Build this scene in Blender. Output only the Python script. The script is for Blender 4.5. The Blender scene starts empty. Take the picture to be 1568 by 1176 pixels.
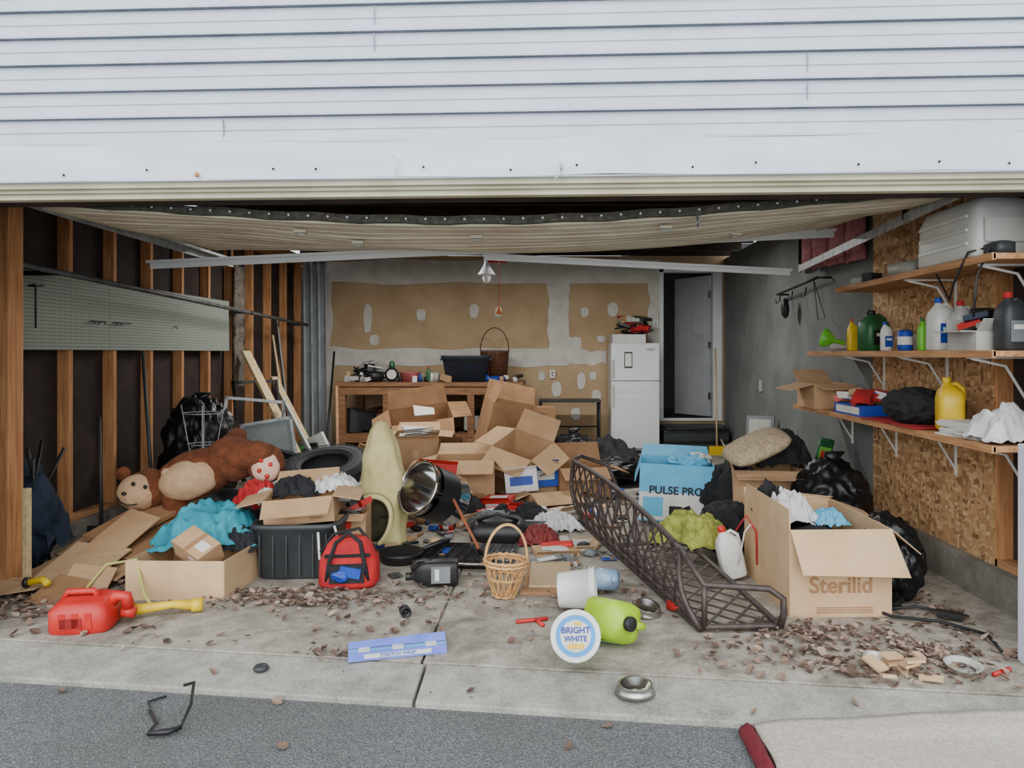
import bpy, bmesh, math, random
from mathutils import Vector, Matrix, Euler, noise
R=random.Random(7)
pi=math.pi
# ---------------------------------------------------------------- materials
def lin(c):
    return tuple(((x/255)/12.92 if x/255<=.04045 else (((x/255)+.055)/1.055)**2.4) for x in c)+(1,)
def base(name,rough=.7,metal=0,trans=0):
    m=bpy.data.materials.new(name); m.use_nodes=True
    nt=m.node_tree; b=nt.nodes['Principled BSDF']
    b.inputs['Roughness'].default_value=rough; b.inputs['Metallic'].default_value=metal
    if trans: b.inputs['Transmission Weight'].default_value=trans
    return m,nt,b
def coords(nt,st=(1,1,1),rot=(0,0,0)):
    t=nt.nodes.new('ShaderNodeTexCoord'); mp=nt.nodes.new('ShaderNodeMapping')
    mp.inputs['Scale'].default_value=st; mp.inputs['Rotation'].default_value=rot
    nt.links.new(t.outputs['Object'],mp.inputs[0]); return mp.outputs[0]
def nz(nt,co,scale,detail=4,rough=.6,dist=0):
    n=nt.nodes.new('ShaderNodeTexNoise'); n.inputs['Scale'].default_value=scale
    n.inputs['Detail'].default_value=detail; n.inputs['Roughness'].default_value=rough
    n.inputs['Distortion'].default_value=dist
    nt.links.new(co,n.inputs['Vector']); return n.outputs['Fac']
def ramp(nt,fac,stops):
    r=nt.nodes.new('ShaderNodeValToRGB'); e=r.color_ramp.elements
    e[0].position=stops[0][0]; e[0].color=stops[0][1]
    e[1].position=stops[-1][0]; e[1].color=stops[-1][1]
    for p,c in stops[1:-1]:
        x=e.new(p); x.color=c
    nt.links.new(fac,r.inputs[0]); return r.outputs[0]
def mix(nt,f,a,b,mode='MIX'):
    x=nt.nodes.new('ShaderNodeMix'); x.data_type='RGBA'; x.blend_type=mode
    if isinstance(f,(int,float)): x.inputs[0].default_value=f
    else: nt.links.new(f,x.inputs[0])
    for s,i in ((a,6),(b,7)):
        if isinstance(s,tuple): x.inputs[i].default_value=s
        else: nt.links.new(s,x.inputs[i])
    return x.outputs[2]
def bump(nt,b,h,st=.3,d=.01):
    n=nt.nodes.new('ShaderNodeBump'); n.inputs['Strength'].default_value=st; n.inputs['Distance'].default_value=d
    nt.links.new(h,n.inputs['Height']); nt.links.new(n.outputs[0],b.inputs['Normal'])
def mk(name,c1,c2=None,rough=.7,metal=0,scale=6,bs=0,bsc=60,st=(1,1,1),trans=0):
    m,nt,b=base(name,rough,metal,trans)
    if c2 is None: c2=tuple(max(0,int(x*.88)) for x in c1)
    co=coords(nt,st); f=nz(nt,co,scale)
    col=ramp(nt,f,[(.35,lin(c2)),(.65,lin(c1))])
    nt.links.new(col,b.inputs['Base Color'])
    if bs: bump(nt,b,nz(nt,co,bsc,3),bs)
    return m
SID=mk('vinyl_siding_white',(198,205,219),(188,195,209),.6,scale=3,bs=.05,bsc=40)
SIDL=mk('vinyl_siding_lip_shade',(124,130,140),(104,110,120),.7,scale=6)  # shade under each lap, put into the colour of its underside
TRIMW=mk('aluminium_trim_white',(212,219,234),(200,207,222),.5,scale=2,bs=.1,bsc=6)
SEAM=mk('siding_seam_grey',(150,156,166),(140,146,156),.7)  # grey of the thin strips at the vertical panel joints
BEIGE=mk('beige_paint',(206,200,172),(186,180,152),.6,scale=4)
DOORP=mk('garage_door_skin',(240,234,216),(206,194,172),.5,scale=2.2)
GALV=mk('galvanised_steel',(190,195,195),(150,155,155),.5,.4,scale=12)
PIPE=mk('weathered_pipe_steel',(110,112,112),(80,80,80),.55,.4,scale=12)
DARKM=mk('dark_steel',(60,60,60),(40,38,36),.5,.6,scale=12)
STUDM=mk('stud_wood',(212,156,104),(174,116,72),.75,scale=5,bs=.2,bsc=30,st=(8,8,.6))
STUDH=mk('lumber_horizontal',(198,148,102),(158,112,72),.75,scale=5,bs=.2,bsc=30,st=(8,.6,8))
BENCHW=mk('bench_wood',(158,114,78),(116,80,52),.7,scale=6,bs=.2,st=(.8,8,8))
PLANKW=mk('pale_plank_wood',(212,190,146),(184,160,114),.7,scale=5,st=(6,6,6))
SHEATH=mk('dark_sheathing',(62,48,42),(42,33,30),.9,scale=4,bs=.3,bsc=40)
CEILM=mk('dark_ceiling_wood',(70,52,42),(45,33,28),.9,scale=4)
DRYT=mk('drywall_paper_tan',(192,166,130),(176,150,114),.9,scale=2)
COMP=mk('joint_compound',(216,212,202),(198,194,184),.85,scale=6,bs=.1)
DRYG=mk('drywall_dark_grey',(116,120,117),(98,102,99),.85,scale=2)
CARD=mk('cardboard',(194,158,120),(178,142,104),.85,scale=5)
CARD2=mk('cardboard_pale',(208,176,136),(194,160,122),.85,scale=5)
CARD3=mk('cardboard_brown',(168,128,90),(146,108,74),.85,scale=5)
BAGB=mk('black_bag_plastic',(20,20,22),(12,12,13),.42,bs=.2,bsc=9)
BLK=mk('black_plastic',(32,32,34),(22,22,23),.45)
BLKC=mk('black_cloth',(38,38,42),(26,26,29),.9,bs=.3)
DGR=mk('dark_grey_plastic',(56,60,62),(44,48,50),.5)
RED=mk('red_plastic',(204,44,38),(182,34,30),.45)
REDC=mk('red_cloth',(196,38,40),(156,26,30),.85,bs=.3)
YEL=mk('yellow_plastic',(236,200,40),(220,180,30),.4)
LIME=mk('lime_plastic',(176,214,40),(156,196,30),.4)
GRN=mk('green_plastic',(40,110,60),(28,84,46),.4)
LGRN=mk('bright_green_plastic',(120,200,60),(100,180,48),.4)
WHT=mk('white_plastic',(228,228,224),(210,210,204),.45)
WHTC=mk('white_cloth',(220,219,218),(196,194,194),.9,bs=.3)
PAPER=mk('paper_white',(222,220,214),(204,202,196),.85)
GREYP=mk('grey_plastic',(184,184,176),(164,164,156),.5)
TANKP=mk('translucent_white_plastic',(212,211,204),(196,195,188),.4,scale=3)
BLUE=mk('blue_plastic',(30,76,180),(24,60,150),.5)
SKYB=mk('light_blue_print',(96,182,220),(84,170,210),.6)
PERI=mk('periwinkle_print',(116,132,220),(100,116,206),.55)
NAVY=mk('navy_fabric',(36,50,72),(24,36,54),.85)
NAVP=mk('navy_tote_plastic',(44,56,72),(36,46,60),.45)
TEAL=mk('teal_cloth',(52,152,168),(36,124,144),.9,bs=.4)
CREAM=mk('khaki_foam',(214,203,148),(188,175,118),.9,scale=5,bs=.4)
BRWF=mk('brown_plush',(134,76,46),(104,56,32),1,scale=20,bs=1,bsc=120)
TANF=mk('tan_plush',(222,184,146),(204,166,128),1,scale=20,bs=1,bsc=120)
PINKF=mk('pink_plush',(230,190,172),(216,172,152),1,scale=20,bs=.6)
CHROME=mk('chrome',(210,210,212),(190,190,192),.12,1)
STEEL=mk('stainless',(190,188,182),(160,158,152),.28,1)
WICK=mk('wicker',(216,172,116),(188,142,88),.7,scale=30)
WICKD=mk('wicker_dark',(110,66,40),(80,46,28),.7,scale=30)
IRON=mk('brown_painted_iron',(78,66,62),(58,48,45),.5,.2,scale=20)
PINKI=mk('pink_insulation',(190,126,130),(154,94,100),1,scale=14,bs=.8)
RUBBER=mk('tire_rubber',(52,54,56),(38,40,41),.7,bs=.3)
MOSS=mk('moss_green_fabric',(166,170,80),(130,136,56),.95,scale=25,bs=1)
PILL=mk('pillow_fabric',(186,168,140),(150,132,106),.9,scale=40,bs=.6)
GLASS=mk('glass_pane',(150,160,160),(140,150,150),.08,0)
FILM=mk('plastic_sheet',(182,188,190),(160,166,168),.35)
CARPET=mk('cream_carpet',(222,212,196),(196,184,168),1,scale=70,bs=1,bsc=220)
MAROON=mk('maroon_fabric',(110,24,36),(84,16,26),.95,bs=.5)
LEAF=[mk('leaf_brown',(142,118,102),(116,92,78),.9),mk('leaf_tan',(172,150,132),(150,126,110),.9),mk('leaf_dark',(108,86,74),(84,66,56),.9)]
APPL=mk('appliance_white',(226,230,230),(214,218,218),.35,scale=2)
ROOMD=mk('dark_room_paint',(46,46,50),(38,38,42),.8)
ORNG=mk('orange_paint',(206,110,50),(182,90,38),.5)
LBLUE=mk('clear_blue_plastic',(150,176,200),(130,156,186),.2)
PEGW=mk('painted_grey_green',(150,160,146),(136,146,132),.7)
MATG=mk('grey_mat',(126,130,132))

def concrete(name,c1,c2,c3,stain=.5):
    m,nt,b=base(name,.85); co=coords(nt)
    a=nz(nt,co,1.3,8,.65); f=nz(nt,co,9,8,.7); g=nz(nt,co,90,3); h=nz(nt,co,2.6,9,.75,.6)
    col=ramp(nt,a,[(.36,lin(c3)),(.5,lin(c2)),(.64,lin(c1))])
    col=mix(nt,.45,col,ramp(nt,f,[(.38,lin(c3)),(.6,lin(c1))]))
    col=mix(nt,.25,col,ramp(nt,g,[(.35,lin((70,64,56))),(.6,lin(c1))]))
    col=mix(nt,ramp(nt,h,[(.45,(0,0,0,1)),(.64,(stain,stain,stain,1))]),col,lin((92,82,70)))
    nt.links.new(col,b.inputs['Base Color']); bump(nt,b,f,.25,.01); return m
CONC=concrete('garage_concrete',(194,187,173),(170,162,148),(120,110,96),.8)
APRON=concrete('apron_concrete',(182,180,170),(164,162,152),(122,116,106),.4)
CURB=concrete('curb_concrete',(150,146,136),(130,126,116),(96,90,82))
def asphalt():
    m,nt,b=base('asphalt',.9); co=coords(nt)
    a=nz(nt,co,1.2,5); g=nz(nt,co,160,2,.8); v=nt.nodes.new('ShaderNodeTexVoronoi'); v.inputs['Scale'].default_value=110
    nt.links.new(co,v.inputs['Vector'])
    col=ramp(nt,g,[(.35,lin((64,65,66))),(.5,lin((96,97,97))),(.68,lin((142,143,141)))])
    col=mix(nt,ramp(nt,a,[(.4,(0,0,0,1)),(.65,(.45,.45,.45,1))]),col,lin((80,80,74)))
    nt.links.new(col,b.inputs['Base Color']); bump(nt,b,v.outputs['Distance'],.6,.008); return m
ASPH=asphalt()
def osb():
    m,nt,b=base('osb_board',.75); cols=[]
    t=nt.nodes.new('ShaderNodeTexCoord')
    for i,(rx,s1,s2) in enumerate(((.5,22,60),(-.7,60,24),(1.3,26,70))):
        mp=nt.nodes.new('ShaderNodeMapping'); mp.inputs['Rotation'].default_value=(rx,0,0)
        mp.inputs['Scale'].default_value=(1,s1*.6,s2*.6); mp.inputs['Location'].default_value=(i*3,i,i*2)
        nt.links.new(t.outputs['Object'],mp.inputs[0])
        v=nt.nodes.new('ShaderNodeTexVoronoi'); v.inputs['Scale'].default_value=1
        nt.links.new(mp.outputs[0],v.inputs['Vector'])
        s=nt.nodes.new('ShaderNodeSeparateColor'); nt.links.new(v.outputs['Color'],s.inputs[0])
        cols.append((ramp(nt,s.outputs[0],[(0,lin((128,90,58))),(.3,lin((174,132,88))),(.7,lin((196,154,108))),(1,lin((218,182,136)))]),s.outputs[1]))
    f=ramp(nt,cols[0][1],[(.45,(0,0,0,1)),(.5,(1,1,1,1))])
    c=mix(nt,f,cols[0][0],cols[1][0])
    f=ramp(nt,cols[1][1],[(.6,(0,0,0,1)),(.65,(1,1,1,1))])
    c=mix(nt,f,c,cols[2][0])
    nt.links.new(c,b.inputs['Base Color']); return m
OSB=osb()
def pegmat():
    m,nt,b=base('pegboard',.7); t=nt.nodes.new('ShaderNodeTexCoord'); s=nt.nodes.new('ShaderNodeSeparateXYZ')
    nt.links.new(t.outputs['Object'],s.inputs[0]); o=[]
    def mt(op,a,bv=None):
        n=nt.nodes.new('ShaderNodeMath'); n.operation=op
        nt.links.new(a,n.inputs[0])
        if bv is not None:
            if isinstance(bv,(int,float)): n.inputs[1].default_value=bv
            else: nt.links.new(bv,n.inputs[1])
        return n.outputs[0]
    for k in (1,2):
        x=mt('FRACT',mt('MULTIPLY',s.outputs[k],1/.0254)); x=mt('SUBTRACT',x,.5); o.append(mt('MULTIPLY',x,x))
    h=mt('LESS_THAN',mt('ADD',o[0],o[1]),.035)
    c=mix(nt,h,lin((150,158,146)),lin((56,54,50)))
    nt.links.new(c,b.inputs['Base Color']); return m
PEG=pegmat()
# ---------------------------------------------------------------- mesh builder
_ico={}
def ico(sub):
    if sub not in _ico:
        bm=bmesh.new(); bmesh.ops.create_icosphere(bm,subdivisions=sub,radius=1)
        _ico[sub]=([v.co.copy() for v in bm.verts],[[v.index for v in f.verts] for f in bm.faces]); bm.free()
    return _ico[sub]
def TR(loc=(0,0,0),rot=(0,0,0)):
    return Matrix.Translation(loc)@Euler(rot).to_matrix().to_4x4()
class M:
    def __init__(s): s.v=[];s.f=[];s.mi=[];s.sm=[];s.ms=[]
    def add(s,vs,fs,m,smooth=False,T=None):
        if m not in s.ms: s.ms.append(m)
        k=s.ms.index(m); o=len(s.v)
        for p in vs:
            p=Vector(p)
            if T is not None: p=T@p
            s.v.append(p)
        for f in fs: s.f.append([i+o for i in f]); s.mi.append(k); s.sm.append(smooth)
    def box(s,c,d,m,r=(0,0,0),T=None):
        X=TR(c,r)
        if T is not None: X=T@X
        x,y,z=d[0]/2,d[1]/2,d[2]/2
        vs=[(-x,-y,-z),(x,-y,-z),(x,y,-z),(-x,y,-z),(-x,-y,z),(x,-y,z),(x,y,z),(-x,y,z)]
        s.add(vs,[(0,3,2,1),(4,5,6,7),(0,1,5,4),(1,2,6,5),(2,3,7,6),(3,0,4,7)],m,False,X)
    def b2(s,a,b,m,T=None):
        s.box([(a[i]+b[i])/2 for i in range(3)],[abs(b[i]-a[i]) for i in range(3)],m,T=T)
    def loft(s,rings,m,n=24,T=None,cap=(1,1),smooth=True):
        vs=[];fs=[]
        for rg in rings:
            cx,cy,z,rx,ry=rg[:5]; e=rg[5] if len(rg)>5 else 2
            for i in range(n):
                a=2*pi*i/n+pi/n; c,q=math.cos(a),math.sin(a)
                vs.append((cx+rx*math.copysign(abs(c)**(2/e),c),cy+ry*math.copysign(abs(q)**(2/e),q),z))
        for j in range(len(rings)-1):
            for i in range(n):
                k=(i+1)%n; fs.append((j*n+i,j*n+k,(j+1)*n+k,(j+1)*n+i))
        if cap[0]: fs.append(tuple(range(n-1,-1,-1)))
        if cap[1]: fs.append(tuple((len(rings)-1)*n+i for i in range(n)))
        s.add(vs,fs,m,smooth,T)
    def lathe(s,prof,m,n=28,T=None,cap=(0,0)):
        s.loft([(0,0,z,r,r,2) for r,z in prof],m,n,T,cap)
    def tube(s,pts,r,m,n=8,T=None,closed=False,flat=1):
        pts=[Vector(p) for p in pts]; N=len(pts); vs=[];fs=[]; up=None
        for i,p in enumerate(pts):
            if closed: t=pts[(i+1)%N]-pts[i-1]
            else: t=pts[min(i+1,N-1)]-pts[max(i-1,0)]
            t.normalize()
            if up is None:
                up=Vector((0,0,1)) if abs(t.z)<.9 else Vector((1,0,0))
            u=(up-t*up.dot(t))
            if u.length<1e-4: u=t.orthogonal()
            u.normalize(); w=t.cross(u); up=u
            rr=r[i] if isinstance(r,(list,tuple)) else r
            for k in range(n):
                a=2*pi*k/n+pi/n; vs.append(p+u*math.cos(a)*rr*flat+w*math.sin(a)*rr)
        L=N if closed else N-1
        for j in range(L):
            for k in range(n):
                k2=(k+1)%n; j2=(j+1)%N
                fs.append((j*n+k,j*n+k2,j2*n+k2,j2*n+k))
        if not closed: fs+= [tuple(range(n-1,-1,-1)),tuple((N-1)*n+k for k in range(n))]
        s.add(vs,fs,m,n>5,T)
    def cyl(s,a,b,r,m,n=20,T=None): s.tube([a,b],r,m,n,T)
    def grid(s,fn,nu,nv,m,T=None,smooth=True):
        vs=[fn(i/nu,j/nv) for j in range(nv+1) for i in range(nu+1)]
        fs=[(j*(nu+1)+i,j*(nu+1)+i+1,(j+1)*(nu+1)+i+1,(j+1)*(nu+1)+i) for j in range(nv) for i in range(nu)]
        s.add(vs,fs,m,smooth,T)
    def panel(s,q,t,m,T=None):
        q=[Vector(p) for p in q]; nn=(q[1]-q[0]).cross(q[-1]-q[0]).normalized()*t/2; k=len(q)
        vs=[p-nn for p in q]+[p+nn for p in q]
        fs=[tuple(range(k-1,-1,-1)),tuple(range(k,2*k))]+[(i,(i+1)%k,(i+1)%k+k,i+k) for i in range(k)]
        s.add(vs,fs,m,False,T)
    def blob(s,c,r,m,amp=.08,fr=1.5,seed=0,sub=3,rot=(0,0,0),ridge=False,T=None,floor=None):
        vs,fs=ico(sub); X=Euler(rot).to_matrix(); out=[]
        for d in vs:
            nv=noise.noise(d*fr+Vector((seed*7.3,seed*3.1,seed)))
            if ridge:
                n2=noise.noise(d*fr*2.3+Vector((seed,seed*2,5))); n3=noise.noise(d*fr*5+Vector((seed,3,seed)))
                k=1+amp*(1-3*abs(nv))+amp*.5*(1-3*abs(n2))+amp*.22*(1-3*abs(n3))
            else: k=1+amp*nv*2
            p=Vector((d.x*r[0]*k,d.y*r[1]*k,d.z*r[2]*k)); p=X@p; p=Vector(c)+p
            if floor is not None and p.z<floor: p.z=floor+(p.z-floor)*.02
            out.append(p)
        s.add(out,fs,m,True,T)
    def text(s,st,size,m,T):
        c=bpy.data.curves.new('t','FONT'); c.body=st; c.size=size; c.align_x='CENTER'; c.align_y='CENTER'; c.offset=size*.02
        o=bpy.data.objects.new('t',c); bpy.context.scene.collection.objects.link(o)
        me=o.to_mesh(); vs=[v.co.copy() for v in me.vertices]; fs=[list(p.vertices) for p in me.polygons]
        o.to_mesh_clear(); bpy.data.objects.remove(o); bpy.data.curves.remove(c)
        s.add(vs,fs,m,False,T)
    def obj(s,name,loc=(0,0,0),rot=(0,0,0),bevel=0,sub=0,solid=0,recalc=True):
        me=bpy.data.meshes.new(name); me.from_pydata([tuple(p) for p in s.v],[],s.f)
        for m in s.ms: me.materials.append(m)
        me.polygons.foreach_set('material_index',s.mi); me.polygons.foreach_set('use_smooth',s.sm)
        if recalc:
            bm=bmesh.new(); bm.from_mesh(me); bmesh.ops.recalc_face_normals(bm,faces=bm.faces); bm.to_mesh(me); bm.free()
        o=bpy.data.objects.new(name,me); bpy.context.scene.collection.objects.link(o)
        o.location=loc; o.rotation_euler=rot
        if solid:
            d=o.modifiers.new('s','SOLIDIFY'); d.thickness=solid; d.offset=0
        if bevel:
            d=o.modifiers.new('b','BEVEL'); d.width=bevel; d.segments=2; d.limit_method='ANGLE'; d.angle_limit=.8
        if sub:
            d=o.modifiers.new('u','SUBSURF'); d.levels=sub; d.render_levels=sub
        return o
def fz(x,y):
    j=3.30-.13*x; e=2.99-.13*x
    if y>=j: return 0
    if y>=e: return -.035*(j-y)/(j-e)
    return -.06
# ---------------------------------------------------------------- ground and shell
XL,XR,YB,ZC=-3.57,2.46,10.95,2.75
b=M(); b.b2((-14,-8,-.2),(14,3.6,-.06),ASPH); b.obj('driveway')
def prism(m,poly,z0,z1,mat):
    k=len(poly); vs=[(x,y,z0) for x,y in poly]+[(x,y,z1) for x,y in poly]
    m.add(vs,[tuple(range(k-1,-1,-1)),tuple(range(k,2*k))]+[(i,(i+1)%k,(i+1)%k+k,i+k) for i in range(k)],mat)
J=lambda x:3.30-.13*x
E=lambda x:2.99-.13*x
b=M(); g=.006
prism(b,[(-3.7,J(-3.7)),(-.6-g,J(-.6)),(-.6-g,11.1),(-3.7,11.1)],-.15,0,CONC)
prism(b,[(-.6+g,J(-.6)),(2.6,J(2.6)),(2.6,11.1),(-.6+g,11.1)],-.15,0,CONC)
b.b2((-3.7,3.9,-.2),(2.6,11.1,-.012),CURB)
b.obj('floor',bevel=.004)
b=M()
for x0,x1 in ((-5,-.585),(-.572,5)):
    vs=[(x0,E(x0),-.035),(x1,E(x1),-.035),(x1,J(x1)-.012,-.002),(x0,J(x0)-.012,-.002)]
    lo=[(x,y,-.19) for x,y,z in vs]
    b.add(vs+lo,[(0,1,2,3),(0,4,5,1),(1,5,6,2),(2,6,7,3),(3,7,4,0)],APRON)
b.obj('concrete_apron',bevel=.008)
# left wall
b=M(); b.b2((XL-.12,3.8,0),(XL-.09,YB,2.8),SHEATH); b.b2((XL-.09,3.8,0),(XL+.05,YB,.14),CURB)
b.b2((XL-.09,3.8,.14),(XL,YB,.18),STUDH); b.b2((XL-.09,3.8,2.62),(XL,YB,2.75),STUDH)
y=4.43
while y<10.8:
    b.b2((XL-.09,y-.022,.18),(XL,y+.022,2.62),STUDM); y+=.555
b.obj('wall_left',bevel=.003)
b=M(); b.b2((-3.34,4.42,0),(-3.22,4.55,2.3),STUDM); b.b2((-3.5,4.42,0),(-3.38,4.46,2.3),STUDM)
b.box((-3.08,4.38,.3),(.035,.035,.6),PLANKW)
b.obj('door_jamb_post',bevel=.004)
b=M(); b.b2((XL+.005,4.9,1.41),(XL+.012,8.2,1.95),PEG)
for yy in (6.0,7.1): b.b2((XL+.012,yy-.003,1.41),(XL+.014,yy+.003,1.95),PEGW)
b.obj('pegboard')
b=M(); b.tube([(0,0,0),(.04,0,.01),(.05,0,-.02),(.05,0,-.26),(.03,.03,-.28)],.006,DARKM); b.tube([(0,0,0),(.04,.1,.01)],.005,DARKM); b.obj('pegboard_hook',(XL+.02,5.06,1.84))
b=M()
for yy in (5.65,5.7,5.78,5.95,6.0,6.9): b.tube([(0,yy,0),(.03,yy,0),(.035,yy,-.02)],.004,DARKM)
b.tube([(.03,5.6,0),(.03,5.8,0)],.004,DARKM); b.tube([(.03,5.9,0),(.03,6.15,0)],.004,DARKM)
b.obj('pegboard_small_hooks',(XL+.012,.1,1.63))
b=M()
b.grid(lambda u,v:(.02*noise.noise(Vector((u*3,v*12,0)))+.02,u*.24,v*1.35),6,40,mk('rough_grey_foam',(130,118,106),(84,76,68),.95,scale=20,bs=1)); b.obj('insulation_strip',(XL+.03,8.24,1.0),solid=.03)
# back wall with doorway
b=M(); dx0,dx1,dz0,dz1=1.57,2.31,.44,2.56
for a,c in (((XL,YB,0),(dx0,YB+.11,2.8)),((dx1,YB,0),(XR+.1,YB+.11,2.8)),((dx0,YB,dz1),(dx1,YB+.11,2.8)),((dx0,YB,0),(dx1,YB+.11,dz0))): b.b2(a,c,DRYT)
b.obj('wall_back')
b=M(); Yc=YB-.012
def patch(x0,x1,y0,y1,sd=0):
    n=26; vs=[]
    cx,cz=(x0+x1)/2,(y0+y1)/2
    for i in range(n):
        a=2*pi*i/n; c,s_=math.cos(a),math.sin(a)
        k=1+.14*noise.noise(Vector((c*2,s_*2,sd+.5)))
        vs.append((cx+(x1-x0)/2*math.copysign(abs(c)**.8,c)*k,Yc,cz+(y1-y0)/2*math.copysign(abs(s_)**.8,s_)*k))
    b.panel(vs,.005,COMP)
def band(x0,x1,z0,z1,sd):
    tall=(z1-z0)>(x1-x0); n=30; L=[];Rr=[]
    for i in range(n+1):
        t=i/n; w1=.05*noise.noise(Vector((t*6,sd,0))); w2=.05*noise.noise(Vector((t*6,sd,9)))
        if tall: L.append((x0+w1,z0+(z1-z0)*t)); Rr.append((x1+w2,z0+(z1-z0)*t))
        else: L.append((x0+(x1-x0)*t,z0+w1)); Rr.append((x0+(x1-x0)*t,z1+w2))
    Y=Yc+.001*sd
    vs=[(x,Y,z) for x,z in L]+[(x,Y,z) for x,z in Rr]
    fs=[(i,i+1,n+2+i,n+1+i) for i in range(n)]
    b.add(vs,fs,COMP)
band(XL,dx0-.05,2.40,2.74,1); band(-.1,.2,1.2,2.44,2); band(XL,-.1,1.2,1.45,3); band(-.1,.75,1.22,1.42,4); band(1.36,1.52,1.1,2.5,5); band(-3.5,-3.26,0,2.5,6); band(.05,.38,1.36,1.62,7)
for i,(px,pz,w,h) in enumerate(((-2.73,1.89,.12,.42),(-1.95,1.94,.14,.17),(-1.18,2.0,.13,.2),(-.83,1.98,.12,.14),(-2.63,1.57,.15,.15),(.43,1.98,.12,.15),(.84,2.02,.15,.2),(.67,1.59,.12,.1),(.38,.98,.12,.24),(.02,.86,.14,.22),(.6,.75,.14,.2),(-.2,1.05,.1,.14),(.3,.5,.14,.18),(.55,1.05,.1,.12))):
    patch(px-w/2,px+w/2,pz-h/2,pz+h/2,i)
b.obj('joint_compound_patches')
b=M()
for a,c in (((dx0-.05,YB-.02,dz0),(dx0+.01,YB+.12,dz1+.06)),((dx1-.01,YB-.02,dz0),(dx1+.12,YB+.12,dz1+.06)),((dx0-.05,YB-.02,dz1),(dx1+.12,YB+.12,dz1+.06)),((dx0-.05,YB-.05,dz0-.04),(dx1+.12,YB+.12,dz0))): b.b2(a,c,APPL)
b.obj('trim_1',bevel=.004)
b=M(); DP=mk('door_paint_white',(186,188,192),(176,178,182),.5); b.b2((-.72,-.02,0),(0,.02,2.08),DP)
for z0,z1 in ((.15,.85),(1.0,1.95)):
    for x0 in (-.64,-.32): b.b2((x0,-.026,z0),(x0+.24,-.02,z1),DP)
b.lathe([(.0,-.04),(.028,-.035),(.028,-.01),(.012,0)],STEEL,T=TR((-.66,-.02,1.0),(pi/2,0,0)))
for z0 in (.3,1.05,1.8): b.b2((-.01,-.03,z0-.05),(.02,.03,z0+.05),STEEL)
b.obj('door_1',(2.29,YB+.14,dz0+.01),(0,0,-.95),bevel=.003)
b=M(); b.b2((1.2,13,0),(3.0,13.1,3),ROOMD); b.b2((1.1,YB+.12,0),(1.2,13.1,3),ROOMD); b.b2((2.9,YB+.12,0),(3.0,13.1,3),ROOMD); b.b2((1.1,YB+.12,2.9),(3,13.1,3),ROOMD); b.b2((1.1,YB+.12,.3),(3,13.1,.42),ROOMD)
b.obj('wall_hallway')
b=M(); b.b2((1.5,10.35,0),(2.4,10.92,.32),DGR); b.b2((1.52,10.3,.32),(2.4,10.9,.36),BLK); b.b2((1.5,10.32,.15),(2.38,10.34,.18),BLK); b.obj('entry_step',bevel=.01)
# right wall
b=M(); b.b2((XR,5.77,0),(XR+.1,YB,2.75),DRYG); b.b2((XR+.09,3.5,0),(XR+.12,5.8,2.75),SHEATH)
for yy in (3.52,3.9,4.2,): b.b2((XR,yy-.02,.2),(XR+.09,yy+.02,2.7),STUDM)
b.b2((XR-.005,4.2,.2),(XR+.008,5.8,2.7),OSB); b.b2((XR-.06,3.5,0),(XR+.1,7.2,.2),CURB); b.b2((XR,3.5,.2),(XR+.09,4.2,.24),STUDH)
b.obj('wall_right')
b=M()
for i in range(4):
    y0=5.85+i*.4; b.grid(lambda u,v:(XR-.04-.05*math.sin(pi*u)-.02*noise.noise(Vector((u*5,v*5,i))),y0+u*.36,2.12+v*.42+.02*i),10,10,PINKI)
b.obj('pink_insulation_batts',solid=.02)
# ceiling
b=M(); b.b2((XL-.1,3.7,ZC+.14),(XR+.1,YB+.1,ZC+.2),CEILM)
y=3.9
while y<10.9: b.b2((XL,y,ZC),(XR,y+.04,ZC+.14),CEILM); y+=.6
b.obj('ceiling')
# facade (slightly rotated plan)
FR=(0,0,-.05); FL=(0,3.44,0)
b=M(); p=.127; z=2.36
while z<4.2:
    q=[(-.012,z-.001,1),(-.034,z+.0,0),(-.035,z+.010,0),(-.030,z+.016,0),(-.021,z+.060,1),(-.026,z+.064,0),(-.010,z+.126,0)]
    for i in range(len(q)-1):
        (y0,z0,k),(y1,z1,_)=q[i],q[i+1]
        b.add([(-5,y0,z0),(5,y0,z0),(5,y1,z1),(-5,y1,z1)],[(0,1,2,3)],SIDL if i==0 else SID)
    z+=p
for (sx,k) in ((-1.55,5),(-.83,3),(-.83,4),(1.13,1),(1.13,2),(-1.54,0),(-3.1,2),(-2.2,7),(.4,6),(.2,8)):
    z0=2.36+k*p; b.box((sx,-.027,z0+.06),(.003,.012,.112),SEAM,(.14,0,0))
b.b2((-5,0,2.3),(5,.08,4.2),SHEATH)
b.obj('siding_front',FL,FR,recalc=False)
b=M()
def tf(u,v):
    x=-5+10*u
    return (x,-.034-.012*noise.noise(Vector((x*1.4,v*2,3))),2.195+.172*v+(.008*noise.noise(Vector((x*2,0,0))) if v<.1 else 0))
b.grid(tf,160,6,TRIMW); b.b2((-5,-.03,2.19),(5,.0,2.198),TRIMW)
for xx in [-2.3,-1.9,-1.3,-1.1,-.6,-.2,.1,.62,.9,1.35,1.7,2.0]:
    b.blob((xx,-.042,2.23+.01*math.sin(xx*9)),(.006,.005,.006),DARKM,0,sub=1)
b.blob((-1.66,-.045,2.215),(.012,.01,.012),STUDM,0,sub=2)
b.tube([(.03,-.045,2.215),(.035,-.06,2.235),(.02,-.055,2.25),(.025,-.05,2.2),(.0,-.05,2.17)],.004,WHT)
b.tube([(-.75,-.045,2.3),(-.72,-.06,2.28),(-.72,-.06,2.2)],.003,WHT)
b.obj('trim_2',FL,FR)
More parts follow.
